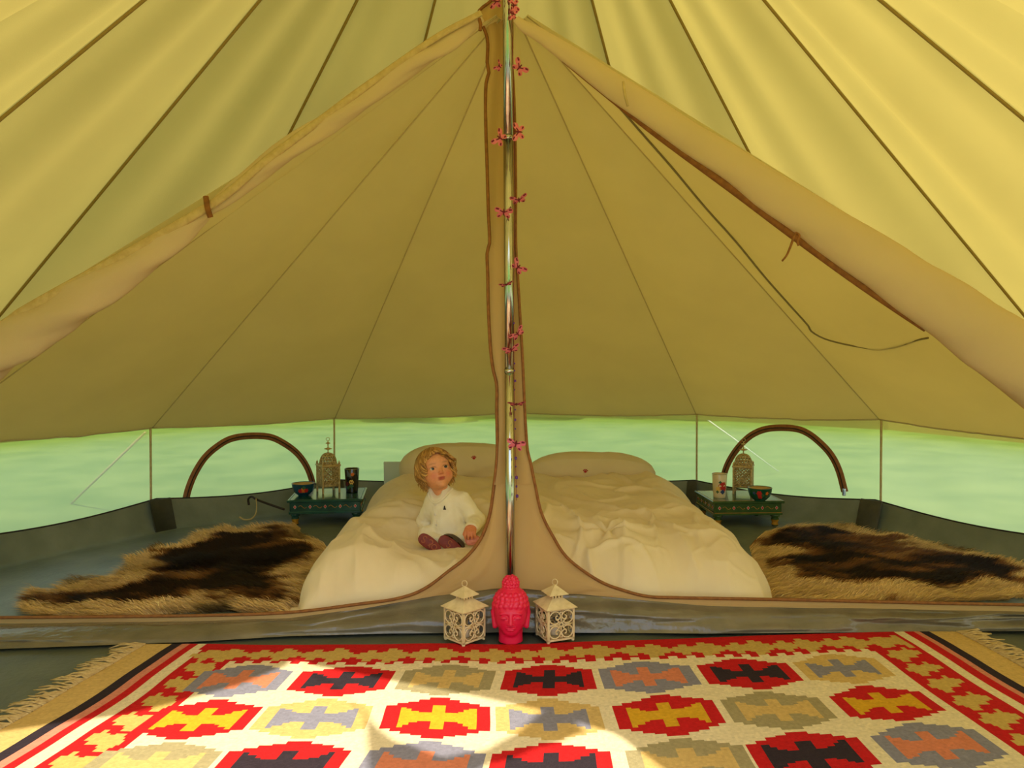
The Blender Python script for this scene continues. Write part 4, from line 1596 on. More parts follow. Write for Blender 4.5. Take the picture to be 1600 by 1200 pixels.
def dome_lantern(label, loc, rz):
    """Moroccan style pierced lantern: four legs, square pierced box, pierced dome, turned finial"""
    e = empty('dome_lantern', loc, label=label, cat='lantern', group='pierced dome lanterns on the low tables')
    e.rotation_euler[2] = rz
    W, z0, z1 = 0.094, 0.040, 0.150
    M = MATS['lantern_brass']
    for sx in (-1, 1):
        for sy in (-1, 1):
            V, F = bevelbox((sx * W / 2, sy * W / 2, 0.083), (0.010, 0.010, 0.166), 0.002)
            lg = obj('corner_post', V, F, M, e, sm=False)
            V, F = lathe([(0.006, 0.166), (0.0065, 0.170), (0.003, 0.174), (0.001, 0.180)], 8, (sx * W / 2, sy * W / 2, 0))
            obj('post_tip', V, F, M, lg)
    # pierced side: stars and rings of wire
    mb = MB()
    h = z1 - z0
    n = 5
    for i in range(n):
        for j in range(n + 1):
            cx, cz = (i + 0.5) / n * (W - 0.008) - (W - 0.008) / 2, z0 + (j + 0.5) / (n + 1) * h
            r = 0.0075 if (i + j) % 2 == 0 else 0.0060
            c = spiral(cx, cz, r, r, 0, 2 * PI, 9)
            V, F = tube(np.stack([c[:, 0], 0 * c[:, 0], c[:, 1]], -1), 0.0027, 4)
            mb.add(V, F)
    for t in np.linspace(-1, 1, 5):
        for sgn in (-1, 1):
            x0, x1 = t * W / 2, t * W / 2 + sgn * h
            pts = [(x, zz_) for x, zz_ in zip(np.linspace(x0, x1, 12), np.linspace(z0, z1, 12)) if abs(x) < W / 2 - 0.004]
            if len(pts) > 2:
                V, F = tube([(a_, 0, b_) for a_, b_ in pts], 0.0016, 4)
                mb.add(V, F)
    for zz_ in (z0 + 0.003, z1 - 0.003):
        mb.add(*box((0, 0, zz_), (W, 0.003, 0.008)))
    V, F = mb.done()
    for k in range(4):
        q = rotz(V + np.array([0, -W / 2, 0]), k * PI / 2)
        obj('pierced_side', q, F, M, e)
    V, F = bevelbox((0, 0, z1 + 0.004), (W + 0.016, W + 0.016, 0.010), 0.002)
    obj('cornice', V, F, M, e, sm=False)
    V, F = bevelbox((0, 0, z0 - 0.002), (W, W, 0.004), 0.001)
    obj('floor_plate', V, F, M, e, sm=False)
    # dome: ribs and rings
    mb = MB()
    zd, Rd, Hd = z1 + 0.008, 0.047, 0.062
    def dome(a, t):
        r = Rd * math.cos(t * PI / 2) ** 0.75 if t < 1 else 0.001
        return np.array([r * math.cos(a), r * math.sin(a), zd + Hd * math.sin(t * PI / 2) ** 1.05])
    for k in range(16):
        for sg in (1, -1):
            pts = [dome(k / 16 * 2 * PI + sg * 0.9 * t, t) for t in np.linspace(0, 0.97, 12)]
            mb.add(*tube(pts, 0.0026, 4))
    for t in (0.02, 0.18, 0.36, 0.55, 0.75, 0.9):
        pts = [dome(a, t) for a in np.linspace(0, 2 * PI, 28)]
        mb.add(*tube(pts, 0.0026, 4))
    V, F = mb.done()
    obj('dome', V, F, M, e)
    zt = zd + Hd
    V, F = lathe([(0.006, zt - 0.002), (0.003, zt + 0.008), (0.0034, zt + 0.017), (0.021, zt + 0.023), (0.021, zt + 0.0255), (0.0034, zt + 0.031), (0.0032, zt + 0.050), (0.0135, zt + 0.054), (0.0135, zt + 0.0562), (0.0032, zt + 0.062), (0.0022, zt + 0.068)], 20)
    obj('finial', V, F, M, e)
    a = np.linspace(0, 2 * PI, 20, endpoint=False)
    V, F = tube(np.stack([0.0095 * np.cos(a), 0 * a, zt + 0.078 + 0.0095 * np.sin(a)], -1), 0.0016, 6, closed=True)
    obj('ring', rotz(V, -rz), F, M, e)
    return e


def at_table(px, py):
    p = G(px, py, TZ)
    return (p[0], p[1], TZ)


bowl('bowl', 'blue enamel bowl with painted flowers on the teal table', at_table(474, 774), 0.062, 0.066, 'blue_enamel',
     [(0.25, 0.036, 0.016, 'orange_paint'), (0.55, 0.034, 0.012, 'red_paint'), (-0.05, 0.032, 0.012, 'red_paint'), (0.30, 0.050, 0.010, 'leaf_paint', 4)])
dome_lantern('pierced brass dome lantern with ring on the teal table', at_table(513, 769), R_(33))
cup('tumbler', 'black enamel tumbler with painted flowers on the teal table', at_table(550, 769), 0.033, 0.041, 0.133, 'black_enamel',
    [(0.28, 0.105, 0.011, 'orange_paint', 5), (0.12, 0.062, 0.0145, 'yellow_paint', 6), (0.12, 0.062, 0.007, 'darkred_paint', 5, 0.1), (0.10, 0.040, 0.014, 'leaf_paint', 4, 0.5), (-0.62, 0.050, 0.014, 'darkred_paint', 5), (-0.45, 0.030, 0.010, 'leaf_paint', 4)], rim='steel')
cup('tumbler', 'cream enamel tumbler with a red flower on the olive table', at_table(1124, 777), 0.032, 0.040, 0.128, 'cream_enamel',
    [(0.20, 0.066, 0.024, 'red_paint', 6, 0.25), (0.55, 0.052, 0.015, 'red_paint', 5), (-0.45, 0.050, 0.014, 'yellow_paint', 5), (0.25, 0.034, 0.013, 'navy_paint', 4), (-0.15, 0.086, 0.009, 'leaf_paint', 4, 0.5), (-0.55, 0.034, 0.009, 'leaf_paint', 4, 0.5)], rim='steel')
dome_lantern('pierced brass dome lantern between cream cup and bowl', at_table(1161, 771), R_(-22))
bowl('bowl', 'green enamel bowl with red flowers on the olive table', at_table(1187, 782), 0.063, 0.068, 'green_enamel',
     [(-0.35, 0.046, 0.015, 'red_paint'), (-0.25, 0.028, 0.013, 'red_paint'), (0.35, 0.046, 0.010, 'orange_paint', 5), (-0.05, 0.036, 0.010, 'leaf_paint', 4), (-0.8, 0.046, 0.009, 'navy_paint', 5)])

# ------------------------------------------------------------------ odds and ends by the wall
q0 = P(615, 739, 4.62)
V, F = bevelbox((0, 0, 0), (0.115, 0.012, 0.135), 0.002)
cd = obj('card_box', V, F, 'card', label='flat pale box standing behind the pillow at the back wall', cat='box', sm=False)
cd.location = q0
cd.rotation_euler = (0.06, 0, 0)
strap = spline(np.array([P(389, 789, 4.20), P(388, 780, 4.20), P(393, 776, 4.19), P(400, 780, 4.16), P(415, 786, 4.13), P(444, 796, 4.08)]), 30)
V, F = tube(strap, 0.0062, 6)
obj('strap', V, F, 'rope_dark', label='thin dark strap running from the back edge to the teal table', cat='strap')
tail = spline(np.array([P(400, 779, 4.14), P(401, 792, 4.12), P(399, 804, 4.10), P(392, 811, 4.06), P(382, 812, 4.05), P(374, 808, 4.05)]), 30)
V, F = tube(tail, np.linspace(0.003, 0.005, 30), 6)
obj('cord', V, F, 'rope_pale', label='pale curled cord end hanging near the teal table', cat='cord')

# ------------------------------------------------------------------ butterfly garland on the pole
gar = empty('garland', (0.0, -0.03, 0), label='string of pink butterflies and purple beads hung down the pole', cat='garland')
strp = spline(np.array([P(797, -40, 2.545), P(800, 60, 2.545), P(803, 205, 2.54), P(804, 320, 2.54), P(803, 440, 2.54), P(803, 540, 2.54), P(804, 640, 2.54), P(805, 700, 2.54), P(807, 782, 2.54)]), 90)
V, F = tube(strp, 0.0009, 5)
obj('string', local(gar, V), F, 'string', gar)


def wing_mesh():
    def lobe(pts):
        p = np.array(pts)
        c = p.mean(0)
        V = np.concatenate([[c], p])
        n = len(p)
        return V, [(0, 1 + i, 1 + (i + 1) % n) for i in range(n)]
    up = spline(np.array([(0.001, 0.001), (0.010, 0.014), (0.022, 0.019), (0.027, 0.013), (0.024, 0.005), (0.012, 0.0), (0.001, 0.0)]), 22)
    dn = spline(np.array([(0.001, 0.0), (0.011, 0.0), (0.019, -0.006), (0.018, -0.014), (0.011, -0.016), (0.004, -0.008), (0.001, -0.001)]), 20)
    mb = MB()
    for L in (up, dn):
        p = np.stack([L[:, 0], np.zeros(len(L)), L[:, 1]], -1)
        V, F = lobe(p)
        V2 = V + np.array([0, 0.0012, 0])
        mb.add(V, F)
        mb.add(V2, [f[::-1] for f in F])
    return mb.done()


WV, WF = wing_mesh()
WR = meshdata('wing', WV, WF, sm=False)
WVm = WV * np.array([-1, 1, 1])
WL = meshdata('wing', WVm, [f[::-1] for f in WF], sm=False)
BV, BF = lathe([(0.0004, -0.011), (0.0018, -0.008), (0.0022, 0.0), (0.0028, 0.005), (0.0016, 0.008), (0.0024, 0.010), (0.0004, 0.013)], 8)
BD = meshdata('butterfly', BV, BF)
tv, tf = MB().add(*tube([(0.015, -0.0007, 0.013), (0.023, -0.0007, 0.016)], 0.0024, 5)).add(*tube([(0.010, -0.0007, -0.009), (0.016, -0.0007, -0.012)], 0.002, 5)).add(*tube([(0.002, -0.0008, 0.002), (0.011, -0.0008, 0.008)], 0.0015, 4)).done()
SPR = meshdata('wing_spots', tv, tf)
SPL = meshdata('wing_spots', tv * np.array([-1, 1, 1]), [f[::-1] for f in tf])
for me, m in ((WR, 'butterfly_pink'), (WL, 'butterfly_pink'), (BD, 'butterfly_dark'), (SPR, 'butterfly_dark'), (SPL, 'butterfly_dark')):
    me.materials.append(MATS[m])
FLY = [(776, 2, 0.2, 0.9, 90, 1.0), (804, 8, 0.3, 0.2, 100, 1.0), (803, 22, 0.5, 0.1, 80, 0.8), (781, 104, 0.9, 0.5, 60, 0.75), (811, 106, 0.5, 0.1, -50, 1.1), (811, 206, 0.15, 0.1, 88, 1.1), (782, 216, 0.4, 0.3, 60, 1.1), (811, 313, 1.1, 0.2, 14, 1.1),
       (787, 332, 0.8, -0.25, -6, 1.15), (809, 418, 0.7, 0.2, -48, 1.1), (791, 445, 1.35, 0.1, 14, 0.9), (809, 522, 0.9, 0.1, 42, 1.1), (799, 547, 1.0, 0.15, 16, 1.1), (807, 632, 1.25, 0.1, 2, 1.1), (806, 694, 0.5, -0.3, -12, 1.2)]
for px_, py_, tilt, fold, roll_, sc_ in FLY:
    b = link('butterfly', BD, None, gar)
    p = P(px_, py_, 2.535) - np.array(gar.location)
    rot = Matrix.Rotation(R_(-roll_), 4, 'Y') @ Matrix.Rotation(tilt, 4, 'X')
    b.matrix_local = Matrix.Translation(Vector(p)) @ rot @ Matrix.Scale(sc_, 4)
    for me, sp, sg in ((WR, SPR, 1), (WL, SPL, -1)):
        wg = link('wing', me, None, b)
        wg.rotation_euler = (0, 0, sg * fold)
        wv = link('wing_spots', sp, None, b)
        wv.rotation_euler = (0, 0, sg * fold)
bead_me = meshdata('bead', *bevelbox((0, 0, 0), (0.0075, 0.0075, 0.009), 0.0018), sm=False)
bead_me.materials.append(MATS['bead_purple'])
for px_, py_, k in ((803, 505, 0.7), (804, 568, 0.6), (804, 579, 0.6), (805, 595, 0.9), (804, 609, 0.5), (805, 640, 0.6), (805, 656, 0.9), (805, 670, 0.6), (806, 716, 1.1), (806, 729, 0.6), (807, 746, 1.2), (807, 760, 0.8), (808, 775, 1.2)):
    b = link('bead', bead_me, None, gar)
    b.location = Vector(P(px_, py_, 2.54) - np.array(gar.location))
    b.scale = (k, k, k)

# ------------------------------------------------------------------ the child on the bed
kid0 = np.array([-0.275, 0.52, 0.16])
kid = empty('person', kid0, label='curly fair-haired toddler in cream romper and red-soled shoes sitting on the bed', cat='person')
DT = 3.10
HC = P(686.5, 730.5, DT - 0.02)     # midpoint between the eyes, taken back into the head below
f0 = CAM - HC
f0 /= np.linalg.norm(f0)
r0_ = np.cross(np.array([0, 0, 1.0]), f0)
r0_ /= np.linalg.norm(r0_)
r0_ = r0_ if r0_[0] > 0 else -r0_
u0_ = np.cross(f0, r0_)
u0_ = u0_ if u0_[2] > 0 else -u0_
yw, pt, rl = R_(14), R_(9), R_(12)
hf = math.cos(yw) * math.cos(pt) * f0 + math.sin(yw) * math.cos(pt) * r0_ + math.sin(pt) * u0_
hx = r0_ - hf * (r0_ @ hf)
hx /= np.linalg.norm(hx)
hu = np.cross(hf, hx)
hu = hu if hu[2] > 0 else -hu
hx, hu = math.cos(rl) * hx + math.sin(rl) * hu, math.cos(rl) * hu - math.sin(rl) * hx
HO = HC - hf * 0.055                # origin of the head's own axes
HM = np.stack([hx, -hf, hu], 0)     # rows: own x (image right), y (back), z (up)


def to_head(p):
    return (p - HO) @ HM.T


def from_head(q):
    return np.asarray(q) @ HM + HO


def head_sdf(q):
    ax = np.stack([np.abs(q[:, 0]), q[:, 1], q[:, 2]], -1)
    d = sd_ell(q, (0, 0.028, 0.022), (0.066, 0.078, 0.064))
    d = smin(d, sd_ell(q, (0, -0.004, -0.024), (0.054, 0.054, 0.056)), 0.03)
    d = smin(d, sd_ell(ax, (0.030, -0.030, -0.032), (0.024, 0.022, 0.022)), 0.015)
    d = smin(d, sd_ell(q, (0, -0.043, -0.066), (0.017, 0.014, 0.012)), 0.016)
    d = smin(d, sd_ell(q, (0, -0.040, 0.026), (0.042, 0.018, 0.022)), 0.02)
    d = smax(d, -sd_ell(ax, (0.0255, -0.066, 0.000), (0.0155, 0.0130, 0.0095)), 0.008)
    d = smin(d, sd_ell(ax, (0.0255, -0.0445, 0.0085), (0.0145, 0.009, 0.0040)), 0.004)
    d = smin(d, sd_ell(ax, (0.0255, -0.0445, -0.0085), (0.0135, 0.0085, 0.0034)), 0.004)
    d = smin(d, sd_cone(q, (0, -0.054, 0.000), (0, -0.0665, -0.0205), 0.0042, 0.0072), 0.007)
    d = smin(d, sd_ell(ax, (0.0068, -0.060, -0.0235), (0.0052, 0.006, 0.0044)), 0.004)
    d = smax(d, -sd_ell(ax, (0.0042, -0.0655, -0.0275), (0.0022, 0.004, 0.0018)), 0.002)
    d = smin(d, sd_ell(ax, (0.0055, -0.0570, -0.0400), (0.0085, 0.0062, 0.0034)), 0.003)
    d = smin(d, sd_ell(q, (0, -0.0560, -0.0462), (0.0110, 0.0064, 0.0042)), 0.003)
    d = smax(d, -sd_ell(q, (0, -0.0640, -0.0428), (0.0145, 0.0050, 0.0009)), 0.002)
    d = smin(d, sd_ell(ax, (0.0615, 0.022, -0.012), (0.008, 0.014, 0.020)), 0.006)
    return d


NECK = from_head((0, 0.022, -0.055))
CH1 = P(699, 797, DT + 0.05)         # chest
PEL = P(703, 842, DT + 0.03)         # pelvis
SHL, ELL_, WRL = P(721, 783, DT + 0.03), P(744, 813, DT + 0.01), P(737, 825, DT - 0.10)
SHR, ELR, WRR = P(678, 785, DT + 0.06), P(664, 815, DT + 0.11), P(672, 838, DT + 0.06)
HIPR, KNR, ANR = P(690, 842, DT + 0.02), P(668, 836, DT + 0.0), P(681, 846, DT - 0.045)
HIPL, KNL, ANL = P(718, 843, DT + 0.02), P(727, 838, DT - 0.01), P(711, 846, DT - 0.045)
HAND = P(735, 829, DT - 0.125)


def hand_sdf(p):
    """left hand closed loosely over the toy: palm, four unequal bent fingers, thumb from the side of the palm"""
    d = sd_ell(p, HAND + np.array([0, 0.006, 0.004]), (0.0235, 0.016, 0.017))
    for k, (ox, L) in enumerate(((-0.0175, 0.88), (-0.0062, 1.0), (0.0056, 0.96), (0.0168, 0.78))):
        k0 = HAND + np.array([ox * 0.92, -0.006, 0.006])
        k1 = HAND + np.array([ox, -0.0185, -0.001])
        k2 = k1 + np.array([ox * 0.06, -0.004, -0.0165 * L])
        k3 = k2 + np.array([0, 0.006, -0.0115 * L])
        f = np.minimum(np.minimum(sd_cone(p, k0, k1, 0.0062, 0.0058), sd_cone(p, k1, k2, 0.0058, 0.0052)), sd_cone(p, k2, k3, 0.0052, 0.0044))
        d = smin(d, f, 0.0022)
    t0 = HAND + np.array([-0.019, 0.004, -0.002])
    t1 = HAND + np.array([-0.024, -0.008, -0.012])
    t2 = HAND + np.array([-0.018, -0.016, -0.022])
    th = np.minimum(sd_cone(p, t0, t1, 0.0068, 0.006), sd_cone(p, t1, t2, 0.006, 0.005))
    return smin(d, th, 0.003)


def body_sdf(p):
    d = head_sdf(to_head(p))
    d = smin(d, sd_cone(p, NECK, CH1 + np.array([-0.004, 0.0, 0.045]), 0.030, 0.034), 0.012)
    d = smin(d, sd_cone(p, CH1, PEL, 0.060, 0.066), 0.02)
    for a, b, c, ra in ((SHL, ELL_, WRL, 0.026), (SHR, ELR, WRR, 0.026)):
        d = smin(d, sd_cone(p, a, b, ra, 0.023), 0.015)
        d = smin(d, sd_cone(p, b, c, 0.023, 0.016), 0.008)
    d = smin(d, sd_cone(p, WRL, HAND, 0.016, 0.014), 0.006)
    d = smin(d, hand_sdf(p), 0.003)
    d = smin(d, sd_ell(p, WRR + np.array([0.0, -0.01, -0.012]), (0.018, 0.02, 0.016)), 0.006)
    for a, b, c in ((HIPR, KNR, ANR), (HIPL, KNL, ANL)):
        d = smin(d, sd_cone(p, a, b, 0.040, 0.030), 0.015)
        d = smin(d, sd_cone(p, b, c, 0.029, 0.022), 0.008)
    return d


allp = np.array([HO, NECK, CH1, PEL, SHL, ELL_, WRL, SHR, ELR, WRR, KNR, KNL, ANR, ANL, HAND])
V, F = nets(body_sdf, allp.min(0) - 0.10, allp.max(0) + 0.105, 0.0026)
q = to_head(V)
SK, SKR, LIP, BROW = [np.array(s(*c)[:3]) for c in ((226, 158, 112), (214, 118, 84), (176, 78, 66), (150, 100, 58))]
col = np.tile(SK, (len(V), 1))
aq = np.stack([np.abs(q[:, 0]), q[:, 1], q[:, 2]], -1)


def tint(w_, c):
    global col
    col = col + (c - col) * np.clip(w_, 0, 1)[:, None]


front = q[:, 1] < -0.01
tint(front * np.exp(-((aq[:, 0] - 0.031) / 0.017) ** 2 - ((q[:, 2] + 0.030) / 0.016) ** 2) * 0.8, SKR)
tint(front * np.exp(-(q[:, 0] / 0.010) ** 2 - ((q[:, 2] + 0.022) / 0.009) ** 2) * 0.5, SKR)
tint((q[:, 1] < -0.040) * np.exp(-((q[:, 0] / 0.0135) ** 4) - ((q[:, 2] + 0.0433) / 0.0068) ** 4), LIP)
tint(front * np.exp(-((aq[:, 0] - 0.026) / 0.013) ** 4 - ((q[:, 2] - 0.0195 + 0.10 * np.abs(aq[:, 0] - 0.024)) / 0.0026) ** 2) * 0.55, BROW)
dl_ = np.exp(-((aq[:, 0] - 0.0255) / 0.0135) ** 4 - ((q[:, 2] - 0.0068 + 6 * (aq[:, 0] - 0.0255) ** 2 * 4) / 0.0016) ** 2)
tint((q[:, 1] < -0.035) * dl_ * 0.75, np.array(s(70, 42, 30)[:3]))
hd = np.linalg.norm(V - HAND, axis=1)
tint((hd < 0.05) * 0.55, SKR)
body = obj('body', V - kid0, F, 'skin', kid, cols=col)

# eyes
for sx in (-1, 1):
    seg, rg = 28, 18
    a = np.arange(seg) / seg * 2 * PI
    b = np.linspace(0, PI, rg)
    look = np.array([0.10, -1.0, 0.10])
    look /= np.linalg.norm(look)
    e1 = np.cross(look, [0, 0, 1.0])
    e1 /= np.linalg.norm(e1)
    e2 = np.cross(e1, look)
    Vv_, Cc = [], []
    for bb in b:
        for k in a:
            n_ = look * math.cos(bb) + (e1 * math.cos(k) + e2 * math.sin(k)) * math.sin(bb)
            Vv_.append(np.array([sx * 0.0255, -0.0415, 0.0]) + n_ * 0.0122)
            dgr = math.degrees(bb)
            Cc.append((0.004, 0.004, 0.005) if dgr < 15 else (s(44, 50, 58)[:3] if dgr < 31 else ((0.02, 0.018, 0.018) if dgr < 35 else s(216, 200, 184)[:3])))
    Vw = from_head(np.array(Vv_)) - kid0
    fc = np.array([[i * seg + j, i * seg + (j + 1) % seg, (i + 1) * seg + (j + 1) % seg, (i + 1) * seg + j] for i in range(rg - 1) for j in range(seg)])
    obj('eye', Vw, fc, 'eye', body, cols=Cc)

# romper
def romper_sdf(p):
    n1 = vnoise(p[:, 0] * 38, p[:, 1] * 38, p[:, 2] * 26)
    n2 = vnoise(p[:, 0] * 75 + p[:, 2] * 30, p[:, 1] * 75, p[:, 2] * 75)
    d = sd_cone(p, CH1 + np.array([0, 0, 0.004]), PEL, 0.067, 0.080)
    d = smin(d, sd_cone(p, SHL, SHR, 0.038, 0.038), 0.03)
    d = smin(d, sd_cone(p, NECK + np.array([0.0, 0.012, -0.020]), CH1 + np.array([0, 0, 0.03]), 0.040, 0.055), 0.025)
    d = smin(d, sd_cone(p, SHL, ELL_, 0.038, 0.035), 0.012)
    d = smin(d, sd_cone(p, ELL_, WRL, 0.034, 0.027), 0.008)
    d = smin(d, sd_cone(p, SHR, ELR, 0.037, 0.034), 0.012)
    d = smin(d, sd_cone(p, ELR, WRR, 0.034, 0.028), 0.008)
    for a, b, c in ((HIPR, KNR, ANR), (HIPL, KNL, ANL)):
        d = smin(d, sd_cone(p, a, b, 0.050, 0.038), 0.02)
        d = smin(d, sd_cone(p, b, c, 0.036, 0.028), 0.008)
    d = d + 0.0028 * n1 + 0.0012 * n2
    # neck opening and cuff
    d = smax(d, -sd_ell(p, NECK + np.array([-0.010, -0.044, -0.016]), (0.033, 0.046, 0.037)), 0.004)
    cut = (p - (WRL * 0.45 + HAND * 0.55)) @ ((HAND - WRL) / np.linalg.norm(HAND - WRL))
    near = np.linalg.norm(p - HAND, axis=1) < 0.055
    d = np.where(near, smax(d, cut, 0.003), d)
    return d


rp = np.array([CH1, PEL, SHL, SHR, ELL_, ELR, WRL, WRR, KNR, KNL, ANR, ANL])
V, F = nets(romper_sdf, rp.min(0) - 0.095, rp.max(0) + 0.085, 0.0028)
rom = obj('romper', V - kid0, F, 'romper', kid)


def on_romper(px, py, back=0.0):
    d = ray(px, py)
    d = d / np.linalg.norm(d)
    t = 2.6
    for _ in range(200):
        v = romper_sdf((CAM + d * t)[None])[0]
        if v < 0.0004 or t > 3.6:
            break
        t += max(v * 0.6, 0.0005)
    if t > 3.45:
        t = 3.16
    return CAM + d * (t - back)


# collar, button placket, buttons, chest emblem
cl = [on_romper(*q_, 0.003) for q_ in ((669, 770), (671, 779), (677, 785), (684, 785), (692, 779), (700, 771), (707, 763))]
V, F = tube(spline(np.array(cl), 30), 0.0055, 8, flat=0.8)
obj('collar', V - kid0, F, 'romper', rom)
pl = [on_romper(*q_, 0.001) for q_ in ((677, 785), (678, 796), (679, 808), (681, 822), (684, 834))]
V, F = tube(spline(np.array(pl), 24), 0.0016, 6)
obj('placket', V - kid0, F, 'romper', rom)
for q_ in ((680, 789), (680, 804), (682, 820)):
    c_ = on_romper(*q_, 0.002)
    V, F = lathe([(0.0002, -0.0008), (0.0042, -0.0008), (0.0045, 0.0005), (0.0030, 0.0010), (0.0002, 0.0006)], 12)
    V = np.stack([V[:, 0], -V[:, 2], V[:, 1]], -1) + c_
    obj('button', V - kid0, F, 'white_paint', rom)
c_ = on_romper(694.5, 793.5, 0.0025)
em = MB()
for pts_ in ([(-0.0055, -0.008), (0.0065, -0.008), (0.004, -0.002), (0.002, 0.003), (-0.0025, 0.003), (-0.004, -0.003)], [(-0.0022, 0.003), (0.0018, 0.003), (0.0024, 0.0065), (0.0, 0.0085), (-0.0024, 0.0065)]):
    v_ = np.array([(a_, 0, b_) for a_, b_ in pts_])
    k_ = len(v_)
    em.add(np.concatenate([v_, v_ + np.array([0, 0.0018, 0])]), [tuple(range(k_)), tuple(range(2 * k_ - 1, k_ - 1, -1))] + [(i, k_ + i, k_ + (i + 1) % k_, (i + 1) % k_) for i in range(k_)])
V, F = em.done()
obj('emblem', V + c_ - kid0, F, 'dark_thread', rom, sm=False)

# hair: a cap and many curling locks
HCEN = np.array([0, 0.028, 0.020])
HRAD = np.array([0.0715, 0.0885, 0.072])


def hair_end(phi):                  # polar angle (from the crown) where the hair stops, phi = 0 at the face
    a = (phi + PI) % (2 * PI) - PI
    return np.interp(a, [-PI, -1.15, -0.85, -0.6, -0.3, 0.0, 0.25, 0.5, 0.75, 0.95, 1.2, PI],
                     [2.4, 2.36, 2.1, 1.62, 1.38, 1.20, 1.10, 1.14, 1.45, 1.95, 2.3, 2.4])


def hair_pt(phi, al, rad=1.0):
    tiltc = 0.22                     # crown set back
    v = np.array([math.sin(al) * math.sin(phi), -math.sin(al) * math.cos(phi), math.cos(al)])
    v = np.array([v[0], v[1] * math.cos(tiltc) + v[2] * math.sin(tiltc), -v[1] * math.sin(tiltc) + v[2] * math.cos(tiltc)])
    return HCEN + HRAD * rad * v


capn, capm = 60, 26
Vc = []
for i in range(capn):
    phi = i / capn * 2 * PI
    for j in range(capm):
        Vc.append(hair_pt(phi, hair_end(phi) * j / (capm - 1) * 0.97, 1.005))
Vc = np.array(Vc)
hv_ = 0.5 + 0.5 * vnoise(Vc[:, 0] * 60, Vc[:, 1] * 60, Vc[:, 2] * 20)
H1, H2 = np.array(s(222, 172, 96)[:3]), np.array(s(134, 90, 42)[:3])
hair = obj('hair', from_head(Vc) - kid0, gridfaces(capn, capm, wrapu=True), 'hair', body, cols=H2 + (H1 - H2) * hv_[:, None] * 0.7)
LV, LF, LC, ln = [], [], [], 0
for k in range(760):
    phi = RNG.uniform(-PI, PI)
    a_ = abs(phi)
    end = float(hair_end(phi)) * RNG.uniform(0.9, 1.06)
    start = RNG.uniform(0.02, 0.55) * end
    n = 16
    curl_r = RNG.uniform(0.006, 0.014) * (0.2 if a_ < 0.7 else 1.0)
    tw = RNG.uniform(1.2, 2.4)
    ph0 = RNG.uniform(0, 2 * PI)
    flare = RNG.uniform(0.02, 0.34) * smooth((a_ - 0.6) / 0.4)
    sweep = (-0.28 if a_ < 0.8 else 0.1 * math.copysign(1, phi)) + RNG.uniform(-0.1, 0.1)
    tail = RNG.uniform(0.010, 0.034) * float(smooth((a_ - 0.75) / 0.3))
    pts = []
    for t in np.linspace(0, 1, n):
        al = start + (end - start) * min(1.0, t / 0.8)
        lf = 1.02 + 0.018 * RNG.random() * 0.2 + flare * max(0, al / end - 0.45) ** 1.3
        p_ = hair_pt(phi + sweep * t, al, lf)
        if t > 0.8:
            p_ = p_ + np.array([0, 0, -tail * (t - 0.8) / 0.2])
        cw = curl_r * smooth((t - 0.35) / 0.5)
        p_ = p_ + cw * np.array([math.cos(ph0 + tw * 2 * PI * t), math.sin(ph0 + tw * 2 * PI * t), 0.5 * math.sin(ph0 * 2 + tw * 2 * PI * t)])
        pts.append(p_)
    rad = RNG.uniform(0.0018, 0.0040) * np.interp(np.linspace(0, 1, n), [0, 0.2, 0.8, 1], [0.5, 1, 0.9, 0.2])
    V, F = tube(from_head(np.array(pts)), rad, 5, cap=False)
    LV.append(V)
    LF.append(np.array(F) + ln)
    ln += len(V)
    m_ = np.clip(RNG.uniform(-0.1, 1.1) * 0.8 + 0.2 * np.linspace(0, 1, n), 0, 1)
    LC.append(np.repeat(H2 + (H1 - H2) * m_[:, None], 5, axis=0))
obj('hair_locks', np.concatenate(LV) - kid0, np.concatenate(LF), 'hair', body, cols=np.concatenate(LC), kind='stuff')

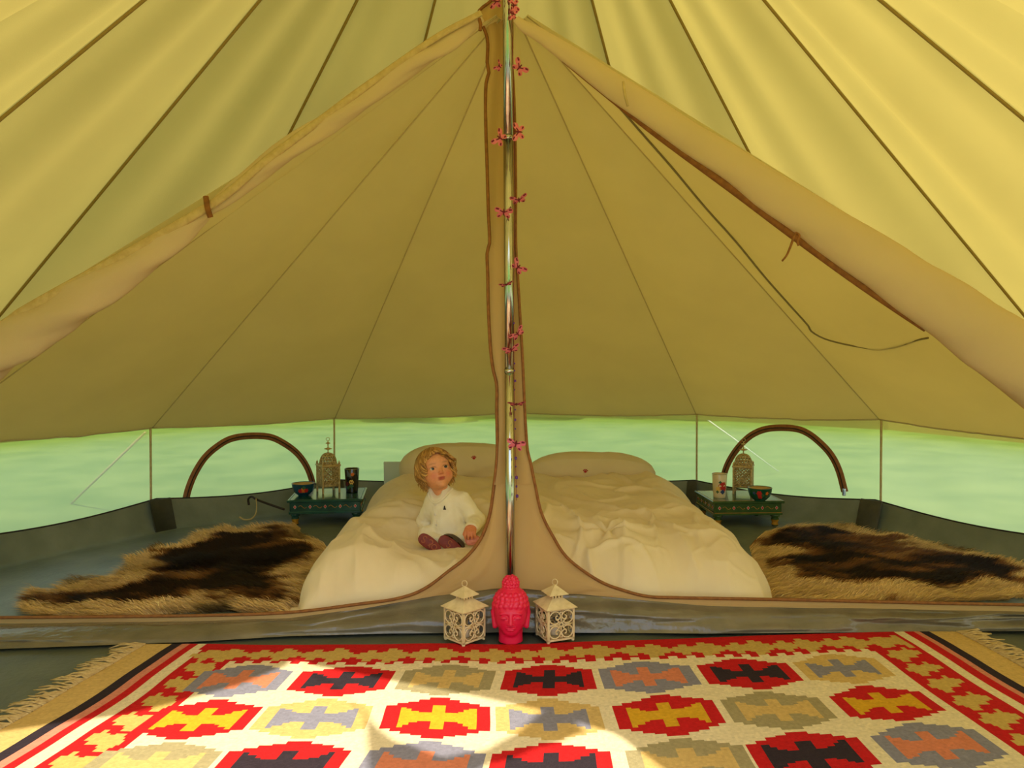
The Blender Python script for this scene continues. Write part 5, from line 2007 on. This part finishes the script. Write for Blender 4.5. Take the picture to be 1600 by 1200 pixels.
# shoes: soles toward the camera
def shoe(c, toe_px, heel_px, lean, marks, shift=(0, 0, 0)):
    a = P(*toe_px, 2.97) - P(*heel_px, 2.97)
    L = np.linalg.norm(a)
    a /= L
    n_ = CAM - c
    n_ = n_ / np.linalg.norm(n_) + np.array(lean)
    n_ -= a * (n_ @ a)
    n_ /= np.linalg.norm(n_)
    w_ = np.cross(n_, a)
    def outline(k, sc_, off):
        out = []
        for t in np.arange(40) / 40 * 2 * PI:
            lx = math.cos(t)
            wid = 0.0255 * (1 + 0.16 * lx - 0.10 * (1 - lx * lx))
            out.append(c + a * (lx * L / 2 * sc_) + w_ * (math.copysign(abs(math.sin(t)) ** 0.8, math.sin(t)) * wid * sc_) + n_ * off)
        return out
    lay = [outline(0, 0.93, 0.0), outline(0, 1.0, -0.002), outline(0, 1.0, -0.008), outline(0, 0.97, -0.010)]
    V = np.concatenate([[c]] + [np.array(x) for x in lay])
    F = [(0, 1 + i, 1 + (i + 1) % 40) for i in range(40)]
    for k in range(3):
        F += [(1 + k * 40 + i, 1 + (k + 1) * 40 + i, 1 + (k + 1) * 40 + (i + 1) % 40, 1 + k * 40 + (i + 1) % 40) for i in range(40)]
    upl = []
    for off, sc_ in ((-0.009, 0.95), (-0.020, 0.97), (-0.034, 0.90), (-0.048, 0.76), (-0.058, 0.55), (-0.062, 0.25)):
        o_ = np.array(outline(0, sc_, off))
        o_ = o_ - a * (0.010 * (-off / 0.06)) + np.array(shift) * (-off / 0.06)
        upl.append(o_)
    Vu = np.concatenate(upl + [[upl[-1].mean(0)]])
    Fu = []
    for k in range(5):
        Fu += [(k * 40 + i, (k + 1) * 40 + i, (k + 1) * 40 + (i + 1) % 40, k * 40 + (i + 1) % 40) for i in range(40)]
    Fu += [(5 * 40 + i, 240, 5 * 40 + (i + 1) % 40) for i in range(40)]
    up = obj('shoe', Vu - kid0, Fu, 'shoe_upper', kid)
    so_ = obj('sole', V - kid0, F, 'shoe_sole', up)
    mb = MB()
    for l in marks:
        p_ = np.array([c + a * (-x) + w_ * y + n_ * 0.0006 for x, y in l])
        mb.add(*tube(p_, 0.0019, 5))
    V, F = mb.done()
    obj('sole_lettering', V - kid0, F, 'shoe_mark', so_)
    return a, w_, n_


def S_mark(cx, cy, h):
    t = np.linspace(0, 1, 22)
    up_ = spiral(cx, cy + h * 0.25, h * 0.25, h * 0.25, 0.1 * PI, 1.5 * PI, 12)
    lo_ = spiral(cx, cy - h * 0.25, h * 0.25, h * 0.25, 0.5 * PI, -0.9 * PI, 12)
    p = np.concatenate([up_, lo_])
    return p


WY = 1.0
def flip(p, c):
    q_ = np.array(p)
    return q_


cL, cR = P(671.5, 849, 2.965), P(704, 851.5, 2.975)
mk = [S_mark(-0.026, 0.0, 0.026), spiral(0.000, 0.006, 0.0085, 0.0085, 0.9 * PI, -0.5 * PI, 12), np.array([(0.0, -0.003), (0.004, -0.010), (0.009, -0.014)]), np.array([(-0.003, -0.010), (0.008, -0.006)]), spiral(0.022, -0.002, 0.0095, 0.0095, 0, 2 * PI, 18)]
shoe(cL, (655, 838), (688, 861), (0.02, 0, -0.05), [np.stack([m_[:, 0], -m_[:, 1]], -1) for m_ in mk])
shoe(cR, (687, 841), (722, 863), (0.10, 0, -0.02), [np.stack([S_mark(-0.006, 0.0, 0.027)[:, 0], -S_mark(-0.006, 0.0, 0.027)[:, 1]], -1)], shift=(0.022, 0, 0.024))

# small pink cloth toy under the child's hand
toyc = P(736, 845, 2.975)


def toy_sdf(p):
    d = sd_ell(p, toyc, (0.024, 0.020, 0.017))
    d = smin(d, sd_ell(p, toyc + np.array([0.018, 0.01, 0.008]), (0.018, 0.016, 0.012)), 0.01)
    return d + 0.0028 * vnoise(p[:, 0] * 95, p[:, 1] * 95, p[:, 2] * 95)


V, F = nets(toy_sdf, toyc - 0.055, toyc + 0.055, 0.0022)
obj('cloth_toy', V, F, 'toy_pink', label='small crumpled pink cloth toy under the hand of the child', cat='toy')
